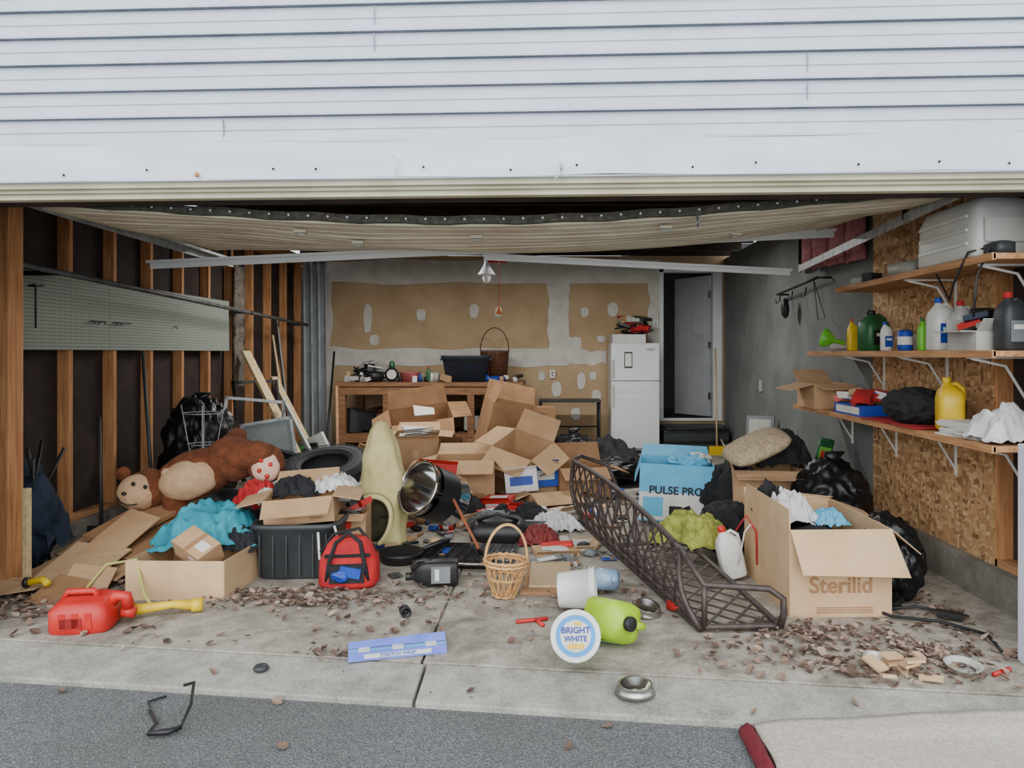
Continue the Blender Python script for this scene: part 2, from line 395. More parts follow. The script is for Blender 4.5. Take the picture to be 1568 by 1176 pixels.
b=M(); b.b2((-5,.0,2.165),(5,.03,2.2),BEIGE); b.b2((-5,.03,2.15),(5,.055,2.2),BEIGE); b.b2((-5,.055,2.125),(5,.11,2.2),BEIGE); b.b2((-5,.11,2.14),(5,.3,2.6),CEILM)
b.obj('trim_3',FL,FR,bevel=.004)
b=M(); b.b2((-5,0,0),(-2.85,.14,2.2),SID); b.obj('wall_front_left',FL,FR)
b=M(); b.b2((2.25,0,0),(5,.14,2.2),SID); b.obj('wall_front_right',FL,FR)
b=M(); b.b2((2.09,-.02,0),(2.16,.06,.98),TRIMW); b.b2((2.10,-.035,0),(2.15,-.02,.97),TRIMW); b.obj('trim_4',FL,FR,bevel=.004)
# ---------------------------------------------------------------- overhead door (sagging, bent)
b=M(); Y0,Y1=3.98,6.0
def dz(x,y):
    u=(x+2.7)/4.75; t=(y-Y0)/(Y1-Y0); uu=min(max(u,0),1)
    f=(2.165+.06*u-.125*math.sin(pi*uu)**1.2); k=2.22+.14*u-.10*math.sin(pi*uu**1.3)
    dent=.03*noise.noise(Vector((x*1.3,y*1.1,2)))
    return f*(1-t)+k*t-.035*math.sin(pi*t)*math.sin(pi*uu)+dent*math.sin(pi*t)
def dfn(off):
    return lambda u,v:(-2.7+4.75*u,Y0+(Y1-Y0)*v,dz(-2.7+4.75*u,Y0+(Y1-Y0)*v)+off)
b.grid(dfn(0),40,24,DOORP); b.grid(dfn(.045),40,24,DOORP)
for v in (.005,.25,.5,.75,.995):
    yy=Y0+(Y1-Y0)*v
    b.tube([(-2.7+4.75*i/30,yy,dz(-2.7+4.75*i/30,yy)-.003) for i in range(31)],.010,BEIGE,4)
    if v<.9:
        for dv in (.08,.17):
            y2=yy+(Y1-Y0)*dv; b.tube([(-2.7+4.75*i/30,y2,dz(-2.7+4.75*i/30,y2)+.0005) for i in range(31)],.005,DOORP,4)
for u in (0,1):
    x=-2.7+4.75*u; b.tube([(x,Y0+(Y1-Y0)*i/10,dz(x,Y0+(Y1-Y0)*i/10)) for i in range(11)],.02,BEIGE,4)
seal=mk('rubber_seal',(92,90,80),(60,58,52),.9,scale=30,bs=.5)
b.tube([(-2.7+4.75*i/40,Y0-.03,dz(-2.7+4.75*i/40,Y0)+.018+.005*math.sin(i*1.7)) for i in range(41)],.028,seal,4,flat=1)
for i in range(46):
    x=-2.62+4.6*i/45; b.blob((x,Y0-.055,dz(x,Y0)+.02),(.008,.006,.008),WHT,0,sub=1)
for x,v in ((-1.45,.15),(-.45,.18),(.62,.12),(-1.2,.3),(1.2,.5)):
    yy=Y0+2.02*v; b.box((x,yy,dz(x,yy)-.02),(.07,.05,.015),BEIGE); b.cyl((x-.03,yy,dz(x,yy)-.035),(x+.03,yy,dz(x,yy)-.035),.008,GALV,8)
b.tube([(.75,Y0-.02,2.12),(.75,Y0-.03,2.05),(.77,Y0-.03,2.09),(.73,Y0-.03,2.06)],.006,GALV)
b.obj('garage_door')
def angle(name,a,c,w=.04,m=GALV):
    b=M(); a=Vector(a);c=Vector(c); d=c-a; L=d.length
    b.box((L/2,0,0),(L,w,.004),m); b.box((L/2,w/2,-w/2),(L,.004,w),m); b.box((L/2,-w/2,-.01),(L,.004,.02),m)
    o=b.obj(name,a); o.rotation_mode='QUATERNION'; o.rotation_quaternion=d.to_track_quat('X','Z'); return o
angle('door_strut',(-3.2,5.9,2.11),(2.2,5.9,2.36),.06,APPL)
angle('door_strut',(-.6,6.3,2.22),(1.98,6.3,2.09),.05,APPL)
angle('door_strut',(-3.0,6.15,2.15),(.1,6.15,2.26),.04,APPL)
angle('door_track',(-2.82,3.8,2.24),(-2.8,6.6,2.2),.06)
angle('door_track',(2.12,3.8,2.25),(2.3,7.0,2.2),.06)
b=M(); b.tube([(-3.32,4.3,1.95),(-3.33,7.2,1.86),(-3.33,10.1,1.76)],.02,PIPE)
for yy,zz in ((5.0,1.92),(8.2,1.83),(10,1.765)): b.box((-3.44,yy,zz),(.26,.03,.03),DARKM)
b.obj('metal_rail_pipe')
b=M()
for x,yy in ((-2.82,6.5),(2.25,6.9),(-2.82,4.6),(2.14,4.6)): b.box((x,yy,2.48),(.03,.004,.55),DARKM)
b.obj('track_hanger_straps')
b=M(); b.tube([(0,0,.5),(0,0,.1)],.006,BLK); b.lathe([(.02,.12),(.03,.08),(.05,.04),(.09,-.02),(.095,-.03)],APPL); b.blob((0,0,-.05),(.045,.045,.07),WHT,0,sub=3); b.box((.12,0,.12),(.2,.05,.04),REDC); b.box((0,0,.47),(.12,.12,.03),WHT)
b.obj('pendant_lamp',(-.73,8,2.25))
b=M(); b.tube([(0,0,.95),(0,0,.05)],.003,RED,6); b.lathe([(0,-.03),(.03,-.02),(.03,0),(.012,.05),(.0,.055)],ORNG); b.obj('pull_cord',(-.56,7.5,1.80))
# ---------------------------------------------------------------- shelves
def shelf(name,z,y0,y1,br):
    b=M(); b.b2((2.1,y0,z-.03),(XR,y1,z),STUDH); b.b2((2.095,y0,z-.036),(2.115,y1,z+.002),STUDH)
    for yy in br:
        b.b2((XR-.012,yy-.012,z-.3),(XR,yy+.012,z-.03),WHT); b.b2((2.14,yy-.012,z-.042),(XR,yy+.012,z-.03),WHT)
        b.tube([(2.16,yy,z-.04),(XR-.12,yy,z-.08),(XR-.01,yy,z-.26)],.008,WHT)
    b.obj(name,bevel=.003)
shelf('storage_shelf',.94,3.6,6.62,(3.9,4.6,5.4,6.2)); shelf('storage_shelf',1.40,3.6,6.25,(3.9,4.7,5.6)); shelf('storage_shelf',1.87,3.6,5.62,(3.8,4.6))
# ---------------------------------------------------------------- generic makers
def cbox(name,loc,w,d,h,rz=0,tilt=(0,0),flaps=(120,100,110,115),fl=None,m=None,txt=None,fn=None,tape=True):
    m=m or CARD; b=M(); t=.006; fl=fl or min(w,d)*.45
    b.box((0,-d/2,h/2),(w,t,h),m); b.box((0,d/2,h/2),(w,t,h),m); b.box((-w/2,0,h/2),(t,d,h),m); b.box((w/2,0,h/2),(t,d,h),m); b.box((0,0,t/2),(w,d,t),m)
    e=[((-w/2,-d/2),(w/2,-d/2),(0,-1)),((w/2,d/2),(-w/2,d/2),(0,1)),((-w/2,d/2),(-w/2,-d/2),(-1,0)),((w/2,-d/2),(w/2,d/2),(1,0))]
    for (a,c,nn),an in zip(e,flaps):
        if an is None: continue
        r=math.radians(an); dv=Vector((nn[0]*math.sin(r),nn[1]*math.sin(r),math.cos(r)))*fl
        A=Vector((a[0],a[1],h)); C=Vector((c[0],c[1],h)); tp=(C-A)*.03
        b.panel([A,C,C+dv-tp,A+dv+tp],t,m)
    if tape: b.box((0,-d/2-.004,h*.5),(w*.12,.002,h*.25),CARD2); b.box((w*.25,-d/2-.004,h*.2),(w*.18,.002,h*.1),CARD3)
    if txt: b.text(txt[0],txt[1],BLK,TR((txt[2] if len(txt)>2 else 0,-d/2-.005,h*.5),(pi/2,0,0)))
    if fn: fn(b)
    return b.obj(name,loc,(tilt[0],tilt[1],rz))
def cloth(name,loc,w,d,h,m,seed=0,rz=0,tilt=(0,0),fold=.05,floor=True):
    b=M()
    def fn(u,v):
        a=(u-.5)*2; c=(v-.5)*2; r=max(abs(a),abs(c))*.5+math.hypot(a,c)*.5
        n1=noise.noise(Vector((a*2+seed,c*2,seed))); n2=noise.noise(Vector((a*5+seed,c*3,seed*2))); n3=noise.noise(Vector((a*9,c*7+seed,seed)))
        x=a*w/2*(1+.25*noise.noise(Vector((c*2,seed,1)))); y=c*d/2*(1+.25*noise.noise(Vector((a*2,seed,4))))
        z=h*max(0,1-r**2.2)*(1+.6*n1)+fold*(1-1.8*abs(n1+.5*n2)+.35*n3)*(.35+.65*min(1,2*(1.2-r)))
        return (x,y,max(z,.004) if floor else z)
    b.grid(fn,50,50,m); return b.obj(name,loc,(tilt[0],tilt[1],rz),solid=.006)
def bag(name,loc,r,seed=0,m=None,rot=(0,0,0),knot=True):
    b=M(); m=m or BAGB
    b.blob((0,0,r[2]*.95),r,m,.10,2.6,seed,5,ridge=True,floor=0)
    if knot:
        z=r[2]*1.9
        b.loft([(0,0,z-.05,.05,.05),(0,0,z,.025,.02),(.01,0,z+.04,.05,.03),(.03,0,z+.09,.08,.03)],m,12)
    return b.obj(name,loc,rot)
def jug(name,loc,w,d,h,m,cap,rot=(0,0,0),label=None,handle=True,e=4):
    b=M(); w/=2;d/=2
    b.loft([(0,0,0,w*.9,d*.9,e),(0,0,.012,w,d,e),(0,0,h*.6,w,d,e),(0,0,h*.72,w*.9,d*.9,e),(-w*.1,0,h*.82,w*.55,d*.6,3),(-w*.25,0,h*.88,w*.28,w*.28,2),(-w*.25,0,h*.93,w*.26,w*.26,2)],m,28)
    b.lathe([(w*.3,h*.9),(w*.32,h*.91),(w*.32,h*.99),(w*.28,h),(0,h)],cap,20,T=TR((-w*.25,0,0)),cap=(1,0))
    if handle: b.tube([(-w*.0,0,h*.84),(w*.45,0,h*.88),(w*.95,0,h*.78),(w*1.0,0,h*.62),(w*.9,0,h*.5)],min(w,d)*.2,m,10)
    if label:
        b.box((0,-d-.001,h*.33),(w*1.3,.003,h*.36),label); b.box((0,-d-.003,h*.4),(w*.9,.002,h*.08),WHT if label!=WHT else BLUE)
    return b.obj(name,loc,rot)
def bucket(name,loc,r,h,m,rot,extra=None,handle=True,lid=False):
    b=M()
    b.lathe([(0,.0),(r*.82,0),(r*.84,.006),(r*.97,h-.03),(r*1.05,h-.03),(r*1.05,h-.022),(r*.99,h-.02),(r*1.06,h-.005),(r*1.04,h),(r*.98,h)]+([(0,h)] if lid else [(r*.96,h-.02),(r*.82,.008),(0,.008)]),m,36)
    if handle: b.tube([(r*1.05*math.cos(a),r*1.05*math.sin(a)*.35-.0,h-.05+r*.95*math.sin(a)*-.6) for a in [pi*i/14 for i in range(15)]],.003,STEEL,6)
    if extra: extra(b)
    return b.obj(name,loc,rot)
# ---------------------------------------------------------------- back of garage
b=M()
b.b2((-2.86,9.75,.95),(-.42,10.85,1.0),BENCHW); b.b2((-2.82,9.77,.84),(-.46,9.81,.95),BENCHW); b.b2((-2.8,10.78,.84),(-.46,10.82,.95),BENCHW)
for x in (-2.78,-2.2,-1.1,-.52):
    for yy in (9.82,10.75): b.b2((x-.045,yy-.045,0),(x+.045,yy+.045,.95),BENCHW)
b.b2((-2.82,9.8,.28),(-.5,10.8,.32),BENCHW); b.b2((-2.82,9.78,.22),(-.5,9.82,.32),BENCHW)
b.obj('workbench',bevel=.004)
b=M(); b.b2((-.22,10.1,.72),(.62,10.6,.745),BLK)
for x in (-.2,.6):
    for yy in (10.13,10.57): b.cyl((x,yy,0),(x,yy,.72),.014,BLK,10)
    b.cyl((x,10.13,.15),(x,10.57,.15),.01,BLK,8)
b.cyl((-.2,10.57,.35),(.6,10.57,.35),.01,BLK,8)
b.obj('side_table')
b=M(); b.b2((.77,10.37,.04),(1.43,10.9,1.52),APPL); b.b2((.77,10.30,1.01),(1.43,10.365,1.52),APPL); b.b2((.77,10.30,.08),(1.43,10.365,.995),APPL); b.b2((.8,10.38,0),(1.4,10.85,.05),DGR)
b.b2((.785,10.27,1.05),(.81,10.30,1.3),GREYP); b.b2((.785,10.27,.65),(.81,10.30,.95),GREYP); b.b2((.95,10.295,1.18),(1.06,10.3,1.40),BLK); b.b2((.96,10.29,1.2),(1.05,10.296,1.38),WHT); b.b2((.85,10.295,.85),(1.35,10.3,.853),GREYP)
b.b2((1.25,10.295,1.42),(1.36,10.3,1.45),GREYP)
b.obj('refrigerator',bevel=.012)
cbox('cardboard_box',(1.02,10.6,1.525),.46,.34,.12,.05,flaps=(None,None,None,None),m=PAPER,tape=False)
b=M()
for i in range(26):
    b.box((R.uniform(-.2,.2),R.uniform(-.12,.12),.04+.009*i),(R.uniform(.1,.25),R.uniform(.1,.2),.02+.03*R.random()),R.choice([PAPER,DGR,BLK,REDC,CARD,GREYP]),(R.uniform(-.3,.3),R.uniform(-.3,.3),R.uniform(0,3)))
b.obj('paper_stack',(1.1,10.6,1.62))
b=M(); b.b2((0,0,0),(.08,.02,.12),WHT); b.b2((.03,-.01,.04),(.05,0,.08),GREYP); b.obj('light_switch',(1.42,10.915,1.75))
b=M(); b.b2((0,0,0),(.08,.02,.12),WHT); b.b2((.03,-.005,.03),(.05,0,.05),BLK); b.b2((.03,-.005,.07),(.05,0,.09),BLK); b.obj('wall_outlet',(-.08,10.91,1.02))
# bench top items
b=M(); b.loft([(0,0,0,.26,.18,6),(0,0,.30,.31,.22,6),(0,0,.31,.33,.24,6),(0,0,.35,.33,.24,6)],NAVP,32,cap=(1,0)); b.loft([(0,0,.345,.32,.23,6),(0,0,.02,.25,.17,6)],BLK,32,cap=(0,1))
for sx in (-1,1): b.box((sx*.33,0,.3),(.03,.12,.03),NAVP)
b.obj('storage_tote',(-1.2,10.15,1.0),(0,0,.05))
def basket(name,loc,r0,r1,h,hh,m,rot=(0,0,0),n=22,op=False):
    b=M()
    for k in range(9 if not op else 3):
        t=k/(8 if not op else 2); rr=r0+(r1-r0)*t**.8; 
        b.tube([((rr+.004*(-1)**i)*math.cos(2*pi*i/n),(rr+.004*(-1)**i)*math.sin(2*pi*i/n),.01+(h-.01)*t) for i in range(n)],.0045 if not op else .007,m,6,closed=True)
    if op:
        for i in range(n):
            a=2*pi*i/n
            for sg in (1,-1):
                b.tube([((r0+(r1-r0)*t**.8)*math.cos(a+sg*.5*t),(r0+(r1-r0)*t**.8)*math.sin(a+sg*.5*t),.01+(h-.01)*t) for t in (0,.33,.66,1)],.006,m,5,flat=.6)
        for q in (0,.02): b.tube([((r1+.004)*math.cos(2*pi*i/40),(r1+.004)*math.sin(2*pi*i/40),h-q+.004*math.sin(i*3)) for i in range(40)],.009,m,6,closed=True)
    else:
        b.loft([(0,0,.01,r0*.97,r0*.97),(0,0,h-.01,r1*.97,r1*.97)],m,24,cap=(1,0))
        for i in range(n): 
            a=2*pi*i/n; b.tube([(r0*math.cos(a),r0*math.sin(a),0),(r1*math.cos(a),r1*math.sin(a),h)],.004,m,5)
    b.lathe([(0,.008),(r0,.01)],m,20)
    for off in (-.006,.006):
        b.tube([(r1*math.cos(a),off,h+(hh-h)*math.sin(a)) for a in [pi*i/20 for i in range(21)]],.008,m,6)
    return b.obj(name,loc,rot)
basket('wicker_basket',(-.85,10.55,1.0),.17,.2,.42,.74,WICKD)
jug('spray_bottle',(-1.7,10.1,1.0),.07,.06,.2,GRN,RED,handle=False)
b=M(); b.lathe([(0,0),(.1,0),(.14,.12),(.15,.13),(.13,.13),(.09,.01),(0,.01)],mk('pink_bucket_plastic',(190,110,104),(170,92,88),.5)); b.obj('pink_pail',(-1.95,10.1,1.0))
b=M(); b.lathe([(0,0),(.09,0),(.13,.05),(.13,.11),(.09,.14),(0,.15)],BLK); b.box((0,0,.17),(.03,.03,.05),BLK); b.obj('cooking_pot',(-2.42,10.05,1.0))
b=M(); b.lathe([(.0,0),(.09,0),(.09,.04),(0,.04)],BLK,T=TR((0,0,.10),(pi/2,0,0))); b.lathe([(.0,.041),(.065,.041)],PAPER,T=TR((0,0,.10),(pi/2,0,0))); b.box((0,0,.01),(.14,.08,.02),BLK); b.blob((0,0,.22),(.04,.04,.06),GRN,.1); b.obj('table_clock',(-2.18,10.05,1.0))
b=M()
for i in range(46):
    x=R.uniform(-.45,1.0) if i<36 else R.uniform(1.3,1.85); c=R.choice([WHT,PAPER,PAPER,RED,BLK,GREYP,DGR,BLUE,CARD,GREYP])
    if i%2: b.box((x,R.uniform(-.15,.4),.03+.04*R.random()),(R.uniform(.05,.2),R.uniform(.05,.15),R.uniform(.03,.1)),c,(R.uniform(-.3,.3),R.uniform(-.3,.3),R.random()*3))
    else: b.cyl((x,0,0),(x+R.uniform(-.01,.01),0,R.uniform(.06,.15)),R.uniform(.02,.045),c,12)
for i in range(12): b.box((-.35+.4*R.random(),.2*R.random(),.08+.16*R.random()),(.2,.14,.02),R.choice([WHTC,GREYP,BLKC,PAPER]),(R.uniform(-.6,.6),R.uniform(-.6,.6),R.random()*3))
b.obj('bench_clutter',(-2.35,10.1,1.0))
b=M()
for i in range(20): b.box((R.uniform(-1,1),R.uniform(-.3,.3),.1+.1*R.random()),(R.uniform(.15,.4),.2,R.uniform(.1,.4)),R.choice([CARD3,DGR,BLK,BENCHW,GREYP]),(0,R.uniform(-.2,.2),R.random()))
b.obj('under_bench_clutter',(-1.7,10.3,.33))
b=M()
b.grid(lambda u,v:(u*.36-.02,-.06*math.sin(u*20+v*1.2)-.1*u,v*2.68),40,20,FILM); b.obj('hanging_plastic_sheet',(-3.52,10.6,.02),solid=.003)
# ---------------------------------------------------------------- left wall leaning things
def frame(name,loc,w,h,rot,m=GALV,gl=True):
    b=M(); t=.03
    for c,d in (((0,0,t/2),(w,.02,t)),((0,0,h-t/2),(w,.02,t)),((-w/2+t/2,0,h/2),(t,.02,h)),((w/2-t/2,0,h/2),(t,.02,h)),((0,0,h*.5),(w,.015,.02))): b.box(c,d,m)
    if gl: b.box((0,0,h/2),(w-.04,.004,h-.04),GLASS)
    b.obj(name,loc,rot)
frame('storm_window',(-3.05,7.5,.0),.6,.95,(-.25,.12,.6),gl=False); frame('storm_window',(-2.75,7.4,.0),.5,.75,(-.3,-.15,.3)); frame('picture_frame',(-3.2,8.3,.0),.55,1.1,(-.2,0,.9),DARKM,gl=False)
def plank(name,a,c,w,t,m):
    b=M(); a=Vector(a);c=Vector(c); L=(c-a).length; b.box((L/2,0,0),(L,w,t),m)
    o=b.obj(name,a,bevel=.003); o.rotation_mode='QUATERNION'; o.rotation_quaternion=(c-a).to_track_quat('X','Y'); return o
plank('wood_plank',(-2.5,7.7,.05),(-3.42,8.3,1.4),.04,.1,PLANKW)
plank('wood_plank',(-2.6,8.4,.05),(-3.3,8.8,1.1),.04,.09,PLANKW)
plank('wood_plank',(-3.1,8.9,.02),(-3.45,9.3,1.8),.05,.02,MATG); plank('wood_plank',(-2.9,9.0,.02),(-3.2,9.9,1.5),.04,.02,MATG)
plank('wood_plank',(-2.3,7.2,.35),(-2.9,8.0,.9),.05,.03,GREYP); plank('wood_plank',(-2.2,7.6,.3),(-2.5,8.6,1.0),.03,.03,BENCHW)
for i,(a,c) in enumerate((((-3.2,6.0,.02),(-3.46,6.3,1.4)),((-3.35,5.55,.02),(-3.46,5.7,.9)),((-3.0,8.6,.02),(-3.42,9.1,1.6)),((-2.7,8.8,.02),(-3.0,10.2,1.4)))):
    b=M(); b.cyl(a,c,.014,[DGR,DGR,PLANKW,DARKM][i],10); a=Vector(a); b.box(a+Vector((0,0,.05)),(.2,.03,.08),DARKM); b.obj('garden_tool')
bag('garbage_bag',(-3.12,6.6,0),(.30,.3,.50),1)
b=M()
for z in (.5,.75,1.0): 
    b.tube([(.14*math.cos(a)*z*1.1,.14*math.sin(a)*z*1.1,z-.35) for a in [2*pi*i/20 for i in range(20)]],.004,GALV,6,closed=True)
for i in range(4): a=pi/2*i+.4; b.tube([(.04*math.cos(a),.04*math.sin(a),0),(.16*math.cos(a),.16*math.sin(a),.72)],.004,GALV,6)
b.obj('tomato_cage',(-2.86,6.1,.25))
b=M()
for k in range(7): b.tube([((.2+.006*k)*math.cos(a),(.2+.006*k)*math.sin(a),.02+.03*k+.01*math.sin(3*a)) for a in [2*pi*i/30 for i in range(30)]],.013,GRN,8,closed=True)
b.obj('garden_hose',(-2.45,7.6,.0),(.3,0,0))
b=M()
for i in range(30): b.box((R.uniform(-.5,.5),R.uniform(-.5,.5),.1+.35*R.random()),(R.uniform(.1,.3),R.uniform(.05,.2),R.uniform(.05,.2)),R.choice([DGR,BLK,GREYP,GRN,CARD3,PAPER]),(R.uniform(-.5,.5),R.uniform(-.5,.5),R.random()*3))
b.obj('garden_supplies_heap',(-2.3,7.9,0))
# camp chair
b=M()
for a,c in (((0,0,0),(.2,.3,.75)),((.0,.3,0),(.2,0,.72)),((.1,0,0),(.05,.3,.8)),((.1,.3,0),(.15,.02,.78))): b.cyl(a,c,.011,BLK,8)
b.grid(lambda u,v:(.02+.26*u+.04*noise.noise(Vector((u*4,v*4,2))),.02+.3*v,.15+.5*(1-u)+.08*noise.noise(Vector((u*6,v*3,0)))),20,20,NAVY)
b.blob((.12,.12,.3),(.11,.13,.26),NAVY,.2,2,4,4,ridge=True)
b.obj('folding_camp_chair',(-3.5,4.75,.0))
# flattened cardboard
b=M()
b.panel([(-3.3,4.95,.06),(-3.05,4.7,.10),(-2.55,6.1,.52),(-2.85,6.3,.5)],.012,CARD); b.panel([(-3.3,4.95,.02),(-3.05,4.7,.06),(-2.55,6.1,.42),(-2.85,6.3,.4)],.012,CARD3)
b.panel([(-3.25,4.5,.03),(-2.6,4.45,.04),(-2.5,5.1,.16),(-3.15,5.2,.12)],.008,CARD); b.panel([(-3.1,4.35,.02),(-2.7,4.3,.05),(-2.65,4.7,.16),(-3.05,4.8,.18)],.008,CARD2)
b.panel([(-2.95,4.75,.1),(-2.5,4.6,.12),(-2.4,5.3,.3),(-2.9,5.4,.26)],.008,CARD3); b.panel([(-3.2,4.2,.02),(-2.95,4.25,.05),(-3.0,4.5,.03),(-3.3,4.45,.06)],.008,CARD2)
b.panel([(-3.0,4.6,.1),(-2.75,4.55,.08),(-2.6,4.95,.3),(-2.85,5.05,.34)],.008,CARD); b.panel([(-2.85,4.3,.01),(-2.6,4.35,.01),(-2.62,4.5,.1),(-2.85,4.45,.14)],.008,CARD)
b.panel([(-3.05,4.85,.2),(-2.8,4.8,.16),(-2.5,5.4,.36),(-2.8,5.5,.4)],.03,CARD3); b.panel([(-2.95,4.15,.0),(-2.7,4.12,.01),(-2.68,4.35,.07),(-2.9,4.4,.09)],.008,CARD3)
b.obj('flattened_cardboard')
b=M(); b.tube([(0,0,.02),(.07,.02,.03),(.12,-.02,.02)],.02,YEL,8); b.cyl((-.02,0,.02),(.0,0,.02),.03,BLK,12); b.obj('yellow_hose_nozzle',(-3.0,4.28,.06))
# ---------------------------------------------------------------- plush toy
b=M()
b.blob((-.44,0,-.02),(.16,.15,.14),BRWF,.03,2,1,4); b.blob((-.48,-.07,-.03),(.135,.11,.125),TANF,.02,2,2,4)
b.blob((-.28,-.08,.1),(.06,.03,.06),BRWF,.02,sub=3); b.blob((-.28,-.11,.1),(.038,.02,.038),TANF,.02,sub=3)
b.blob((-.60,-.02,.09),(.05,.03,.05),BRWF,.02,sub=3)
for q in ((-.47,-.18,.045),(-.40,-.165,.02)): b.blob(q,(.013,.011,.015),BLK,0,sub=2)
b.blob((-.53,-.178,-.02),(.018,.014,.012),BLK,0,sub=2); b.tube([(-.585,-.145,-.05),(-.56,-.165,-.08),(-.51,-.175,-.10),(-.45,-.165,-.095)],.004,BLK,6)
b.blob((-.12,.02,.08),(.27,.17,.17),BRWF,.04,2,5,4,rot=(0,-.25,0)); b.blob((-.15,-.07,.05),(.2,.125,.14),TANF,.03,2,6,4,rot=(0,-.25,0))
b.blob((.12,.0,.18),(.18,.16,.16),BRWF,.04,2,7,4)
b.loft([(0,0,0,.10,.10),(0,0,.12,.10,.10),(0,0,.26,.085,.085),(0,0,.34,.04,.04)],BRWF,20,T=TR((.1,-.05,.18),(0,1.35,-.3)))
b.blob((.36,-.06,.15),(.13,.11,.14),BRWF,.03,2,8,4); b.blob((.38,-.14,.13),(.095,.05,.105),PINKF,.02,2,9,4)
for q in ((.36,-.19,.19),(.42,-.18,.16),(.35,-.19,.12),(.40,-.19,.08),(.44,-.16,.10)): b.blob(q,(.016,.01,.016),RED,0,sub=2)
b.loft([(0,0,0,.08,.07),(0,0,.15,.075,.07),(0,0,.32,.08,.07),(0,0,.40,.03,.03)],BRWF,20,T=TR((-.28,-.04,-.02),(0,2.9,.2)))
b.loft([(0,0,0,.08,.08),(0,0,.2,.085,.08),(0,0,.3,.05,.05)],BRWF,20,T=TR((.0,.1,.12),(-.6,.4,0)))
b.blob((-.38,-.05,-.30),(.12,.10,.09),BRWF,.03,2,11,4)
b.obj('stuffed_monkey_toy',(-2.40,5.3,.46),(0,0,.12))
b=M(); b.blob((0,0,0),(.42,.26,.19),BLKC,.2,2,3,4,floor=-.19); b.obj('clothes_heap',(-2.45,5.55,.19))
# tire
b=M(); prof=[(.19,.09),(.2,.105),(.25,.115),(.31,.11),(.35,.095),(.365,.06),(.37,0),(.365,-.06),(.35,-.095),(.31,-.11),(.25,-.115),(.2,-.105),(.19,-.09),(.24,-.07),(.26,0),(.24,.07),(.19,.09)]
b.lathe(prof,RUBBER,60)
for k in range(60):
    a=2*pi*k/60; b.box((.366*math.cos(a),.366*math.sin(a),0),(.012,.022,.16),RUBBER,(0,0,a))
for rr in (.23,.27,.33): b.tube([(rr*math.cos(2*pi*i/50),rr*math.sin(2*pi*i/50),.113) for i in range(50)],.004,RUBBER,5,closed=True)
b.obj('car_tire',(-1.92,6.3,.38),(.30,-.05,0))
cbox('cardboard_box',(-1.95,6.5,0),.5,.4,.22,.3,flaps=(None,)*4)
# big left box
cbox('cardboard_box',(-2.13,4.47,0),.56,.5,.22,-.03,flaps=(None,None,None,None),m=CARD2,tape=False)
b=M(); b.box((0,0,.06),(.24,.15,.12),CARD); b.box((0,0,.121),(.03,.152,.002),CARD3); b.box((.06,-.076,.06),(.07,.002,.05),PAPER); b.box((.06,.0,.1215),(.08,.06,.002),PAPER)
b.obj('small_cardboard_box',(-2.08,4.4,.2),(.5,.35,-.45),bevel=.003)
cloth('teal_shirt',(-2.16,4.72,.2),.62,.46,.18,TEAL,5,.2,fold=.07)
cloth('black_shirt',(-1.93,4.65,.18),.25,.3,.08,BLKC,5)
# grey tote with box on top
b=M(); b.loft([(0,0,0,.22,.17,6),(0,0,.01,.225,.175,6),(0,0,.30,.255,.2,6),(0,0,.31,.27,.215,6),(0,0,.34,.27,.215,6),(0,0,.34,.25,.195,6),(0,0,.1,.23,.18,6)],DGR,40,cap=(1,1))
for k in range(6): b.box((-.2+.08*k,-.197,.15),(.008,.008,.26),DGR)
b.tube([(.25,-.2,.33),(.28,-.24,.27),(.27,-.25,.15),(.22,-.24,.1),(.17,-.235,.14),(.16,-.23,.3)],.008,WHT,8)
b.obj('storage_tote',(-1.61,4.78,0),(0,0,.05))
cbox('cardboard_box',(-1.62,4.85,.33),.42,.34,.16,.15,(.05,-.06),flaps=(115,60,100,105),fl=.17)
cloth('white_shirt',(-1.5,5.1,.46),.3,.3,.06,WHTC,8,fold=.05); cloth('black_shirt',(-1.72,5.0,.44),.3,.25,.08,BLKC,9)
cloth('red_cloth',(-2.02,5.1,.34),.3,.25,.12,REDC,10,fold=.07); cloth('white_cloth',(-1.92,5.0,.38),.16,.16,.06,WHTC,11)
bag('black_backpack',(-1.72,5.5,.0),(.18,.14,.24),4,BLKC,knot=False)
cbox('cardboard_box',(-1.36,5.05,0),.2,.26,.33,.1,flaps=(110,60,110,None),fl=.08,m=CARD)
b=M()
for i in range(8): b.box((R.uniform(-.07,.07),R.uniform(-.1,.1),.02*i),(R.uniform(.08,.14),.08,.04),[RED,RED,BLK,GREYP][i%4],(R.uniform(-.3,.3),R.uniform(-.5,.5),R.random()*3))
b.obj('snack_packets',(-1.36,5.05,.27))
# red lunch bag
b=M(); b.loft([(0,0,0,.15,.1,4),(0,0,.03,.175,.12,4),(0,0,.16,.17,.115,4),(0,0,.25,.13,.08,3),(0,0,.29,.09,.05,3)],REDC,32)
b.box((0,-.12,.1),(.2,.02,.11),BLKC,(.05,0,0)); b.box((.02,-.13,.11),(.12,.02,.06),BLUE,(.05,.2,0)); b.blob((-.03,-.13,.09),(.05,.02,.03),BLUE,.3)
b.tube([(-.12,-.1,.05),(-.1,-.13,.17),(-.07,-.07,.27),(0,-.04,.32),(.07,-.07,.27),(.1,-.13,.17),(.12,-.1,.05)],.012,BLKC,6)
b.tube([(-.17,0,.2),(-.1,.02,.3),(.05,.03,.33),(.16,0,.2)],.01,BLKC,6); b.box((0,-.1,.2),(.26,.02,.012),BLKC,(.3,0,0))
b.obj('lunch_bag',(-1.23,4.5,0),(0,0,.12))
